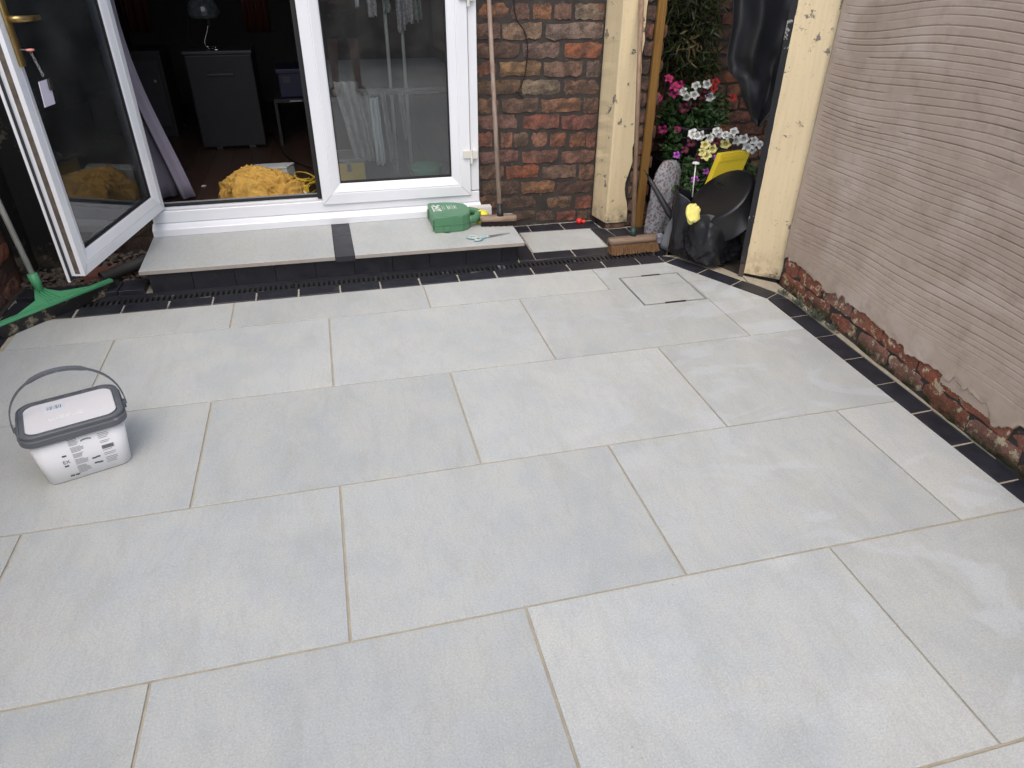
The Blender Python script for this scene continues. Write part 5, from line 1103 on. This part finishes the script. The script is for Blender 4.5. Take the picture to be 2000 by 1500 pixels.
for s, n in ((-1, 'L'), (1, 'R')):
    sh_ = Vq(s*.175, .11, 1.40); wr = Vector(ph(s*.105+.03, -.045, .075)); el = (Vector(sh_)+wr)*.5+Vector((s*.10, -.02, -.15))
    NB['sh'+n] = (sh_, .062); NB['el'+n] = (tuple(el), .043); NB['fa'+n] = (tuple(el.lerp(wr, .4)), .042); NB['wr'+n] = (tuple(wr), .027); palm = Vector(ph(s*.098+.03, -.005, .055)); NB['pa'+n] = (tuple(palm), (.032, .018))
    EB += [('chest', 'sh'+n), ('sh'+n, 'el'+n), ('el'+n, 'fa'+n), ('fa'+n, 'wr'+n), ('wr'+n, 'pa'+n)]
    for k, (dy, L) in enumerate(((.030, .9), (.011, 1.0), (-.008, .95), (-.027, .75))):
        a = Vector(ph(s*.100+.03, dy+.004, .035)); b = Vector(ph(s*(.098)+.03, dy+.008, .035-.030*L)); c = Vector(ph(s*(.098-.020*L)+.03, dy+.010, .006-.004*L))
        NB[f'f{k}a{n}'] = (tuple(a), .0095); NB[f'f{k}b{n}'] = (tuple(b), .0085); NB[f'f{k}c{n}'] = (tuple(c), .0075); EB += [('pa'+n, f'f{k}a{n}'), (f'f{k}a{n}', f'f{k}b{n}'), (f'f{k}b{n}', f'f{k}c{n}')]
    a = Vector(ph(s*.088+.03, -.030, .060)); b = Vector(ph(s*.068+.03, -.020, .052)); NB['t1'+n] = (tuple(a), .011); NB['t2'+n] = (tuple(b), .0095); EB += [('pa'+n, 't1'+n), ('t1'+n, 't2'+n)]
    hip = Vq(s*.095, .0, .86); kn = Vq(s*.115, .035, .50); NB['hip'+n] = (hip, .088); NB['th'+n] = (Vq(s*.105, .02, .68), .075); NB['kn'+n] = (kn, .054); NB['ca'+n] = (Vq(s*.12, -.005, .36), .053); NB['an'+n] = (Vq(s*.125, -.015, .10), .034); NB['he'+n] = (Vq(s*.128, -.045, .055), .030); NB['ft'+n] = (Vq(s*.150, .07, .048), (.040, .026)); NB['toe'+n] = (Vq(s*.165, .15, .038), (.038, .016))
    EB += [('pelvis', 'hip'+n), ('hip'+n, 'th'+n), ('th'+n, 'kn'+n), ('kn'+n, 'ca'+n), ('ca'+n, 'an'+n), ('an'+n, 'he'+n), ('an'+n, 'ft'+n), ('ft'+n, 'toe'+n)]
body = skin('body', NB, EB, 'pelvis', 'skin', ps)
NS = {k: NB[k] for k in ('pelvis', 'waist', 'chest', 'neckb', 'shL', 'shR')}; 
for n in 'LR': NS['ua'+n] = (tuple(Vector(NB['sh'+n][0]).lerp(Vector(NB['el'+n][0]), .62)), .056)
skin('shirt', NS, [('pelvis', 'waist'), ('waist', 'chest'), ('chest', 'neckb'), ('chest', 'shL'), ('chest', 'shR'), ('shL', 'uaL'), ('shR', 'uaR')], 'pelvis', 'shirt_dark', ps, 2, .014)
NH = {'pelvis': (Vq(0, .015, .93), (.155, .115)), 'hipL': (Vq(-.095, 0, .86), .095), 'hipR': (Vq(.095, 0, .86), .095), 'thL': (Vq(-.108, .02, .70), .092), 'thR': (Vq(.108, .02, .70), .092), 'kL': (Vq(-.116, .03, .545), .084), 'kR': (Vq(.116, .03, .545), .084)}
skin('shorts', NH, [('pelvis', 'hipL'), ('pelvis', 'hipR'), ('hipL', 'thL'), ('hipR', 'thR'), ('thL', 'kL'), ('thR', 'kR')], 'pelvis', 'shorts_navy', ps, 2, .006)
hc = Vector(Vq(-.025, .19, 1.675)); bm = bmn(); r = bmesh.ops.create_uvsphere(bm, u_segments=24, v_segments=14, radius=1)
for v in r['verts']:
    f = 1+.05*MN.noise(v.co*6); v.co = Vector((v.co.x*.100*f, v.co.y*.112*f, v.co.z*.100*f)); v.co.z = max(v.co.z, -.05 if v.co.y < .02 else .045) ; v.co += hc
part('hair', bm, 'hair_brown', ps, True)
for s in (-1, 1):
    e = Vector(Vq(-.027+s*.032, .298, 1.655)); lathe('eye', [(.001, -.010), (.010, -.005), (.012, 0), (.010, .005), (.001, .010)], e, 'eye_white', body, 12); lathe('iris', [(.001, -.004), (.005, 0), (.001, .004)], e+Vector((0, .010, 0)), 'eye_dark', body, 10)
    lathe('ear', [(.002, -.030), (.012, -.020), (.014, .010), (.010, .026), (.002, .032)], Vq(-.025+s*.092, .205, 1.64), 'skin', body, 10)
    ft = []
    for a, b in ((-.045, -.085), (.04, -.085), (.052, .02), (.056, .12), (.03, .185), (-.02, .185), (-.05, .11), (-.046, .02)): ft.append((PXc+s*.128+(a+.012 if s > 0 else a-.012)+s*.20*(b+.08)*.8*.6, PYc+b))
    sdl = prism('sandal', ft, .0015, .022, 'sandal', ps, .004)
    for yy, w_ in ((.075, .045), (-.02, .04)):
        cx = PXc+s*(.138+.10*yy); tube('strap', [(cx-.052, PYc+yy, .02), (cx-.045, PYc+yy, .062), (cx-.012, PYc+yy, .083), (cx+.012, PYc+yy, .083), (cx+.045, PYc+yy, .062), (cx+.052, PYc+yy, .02)], .009, 'sandal', sdl, 8)
tube('mouth', [Vq(-.05, .296, 1.582), Vq(-.027, .304, 1.580), Vq(-.004, .296, 1.582)], .005, 'lip', body, 8)
phn = thing('phone', 'black mobile phone held sideways by the person behind the camera', 'phone', ph(.03, 0, .03))
part('phone_body', add_box(bmn(), -.045, .105, -.037, .037, .024, .032, camM, .003), 'phone_black', phn); part('screen', add_box(bmn(), -.040, .100, -.033, .033, .0322, .0328, camM), 'shirt_dark', phn)
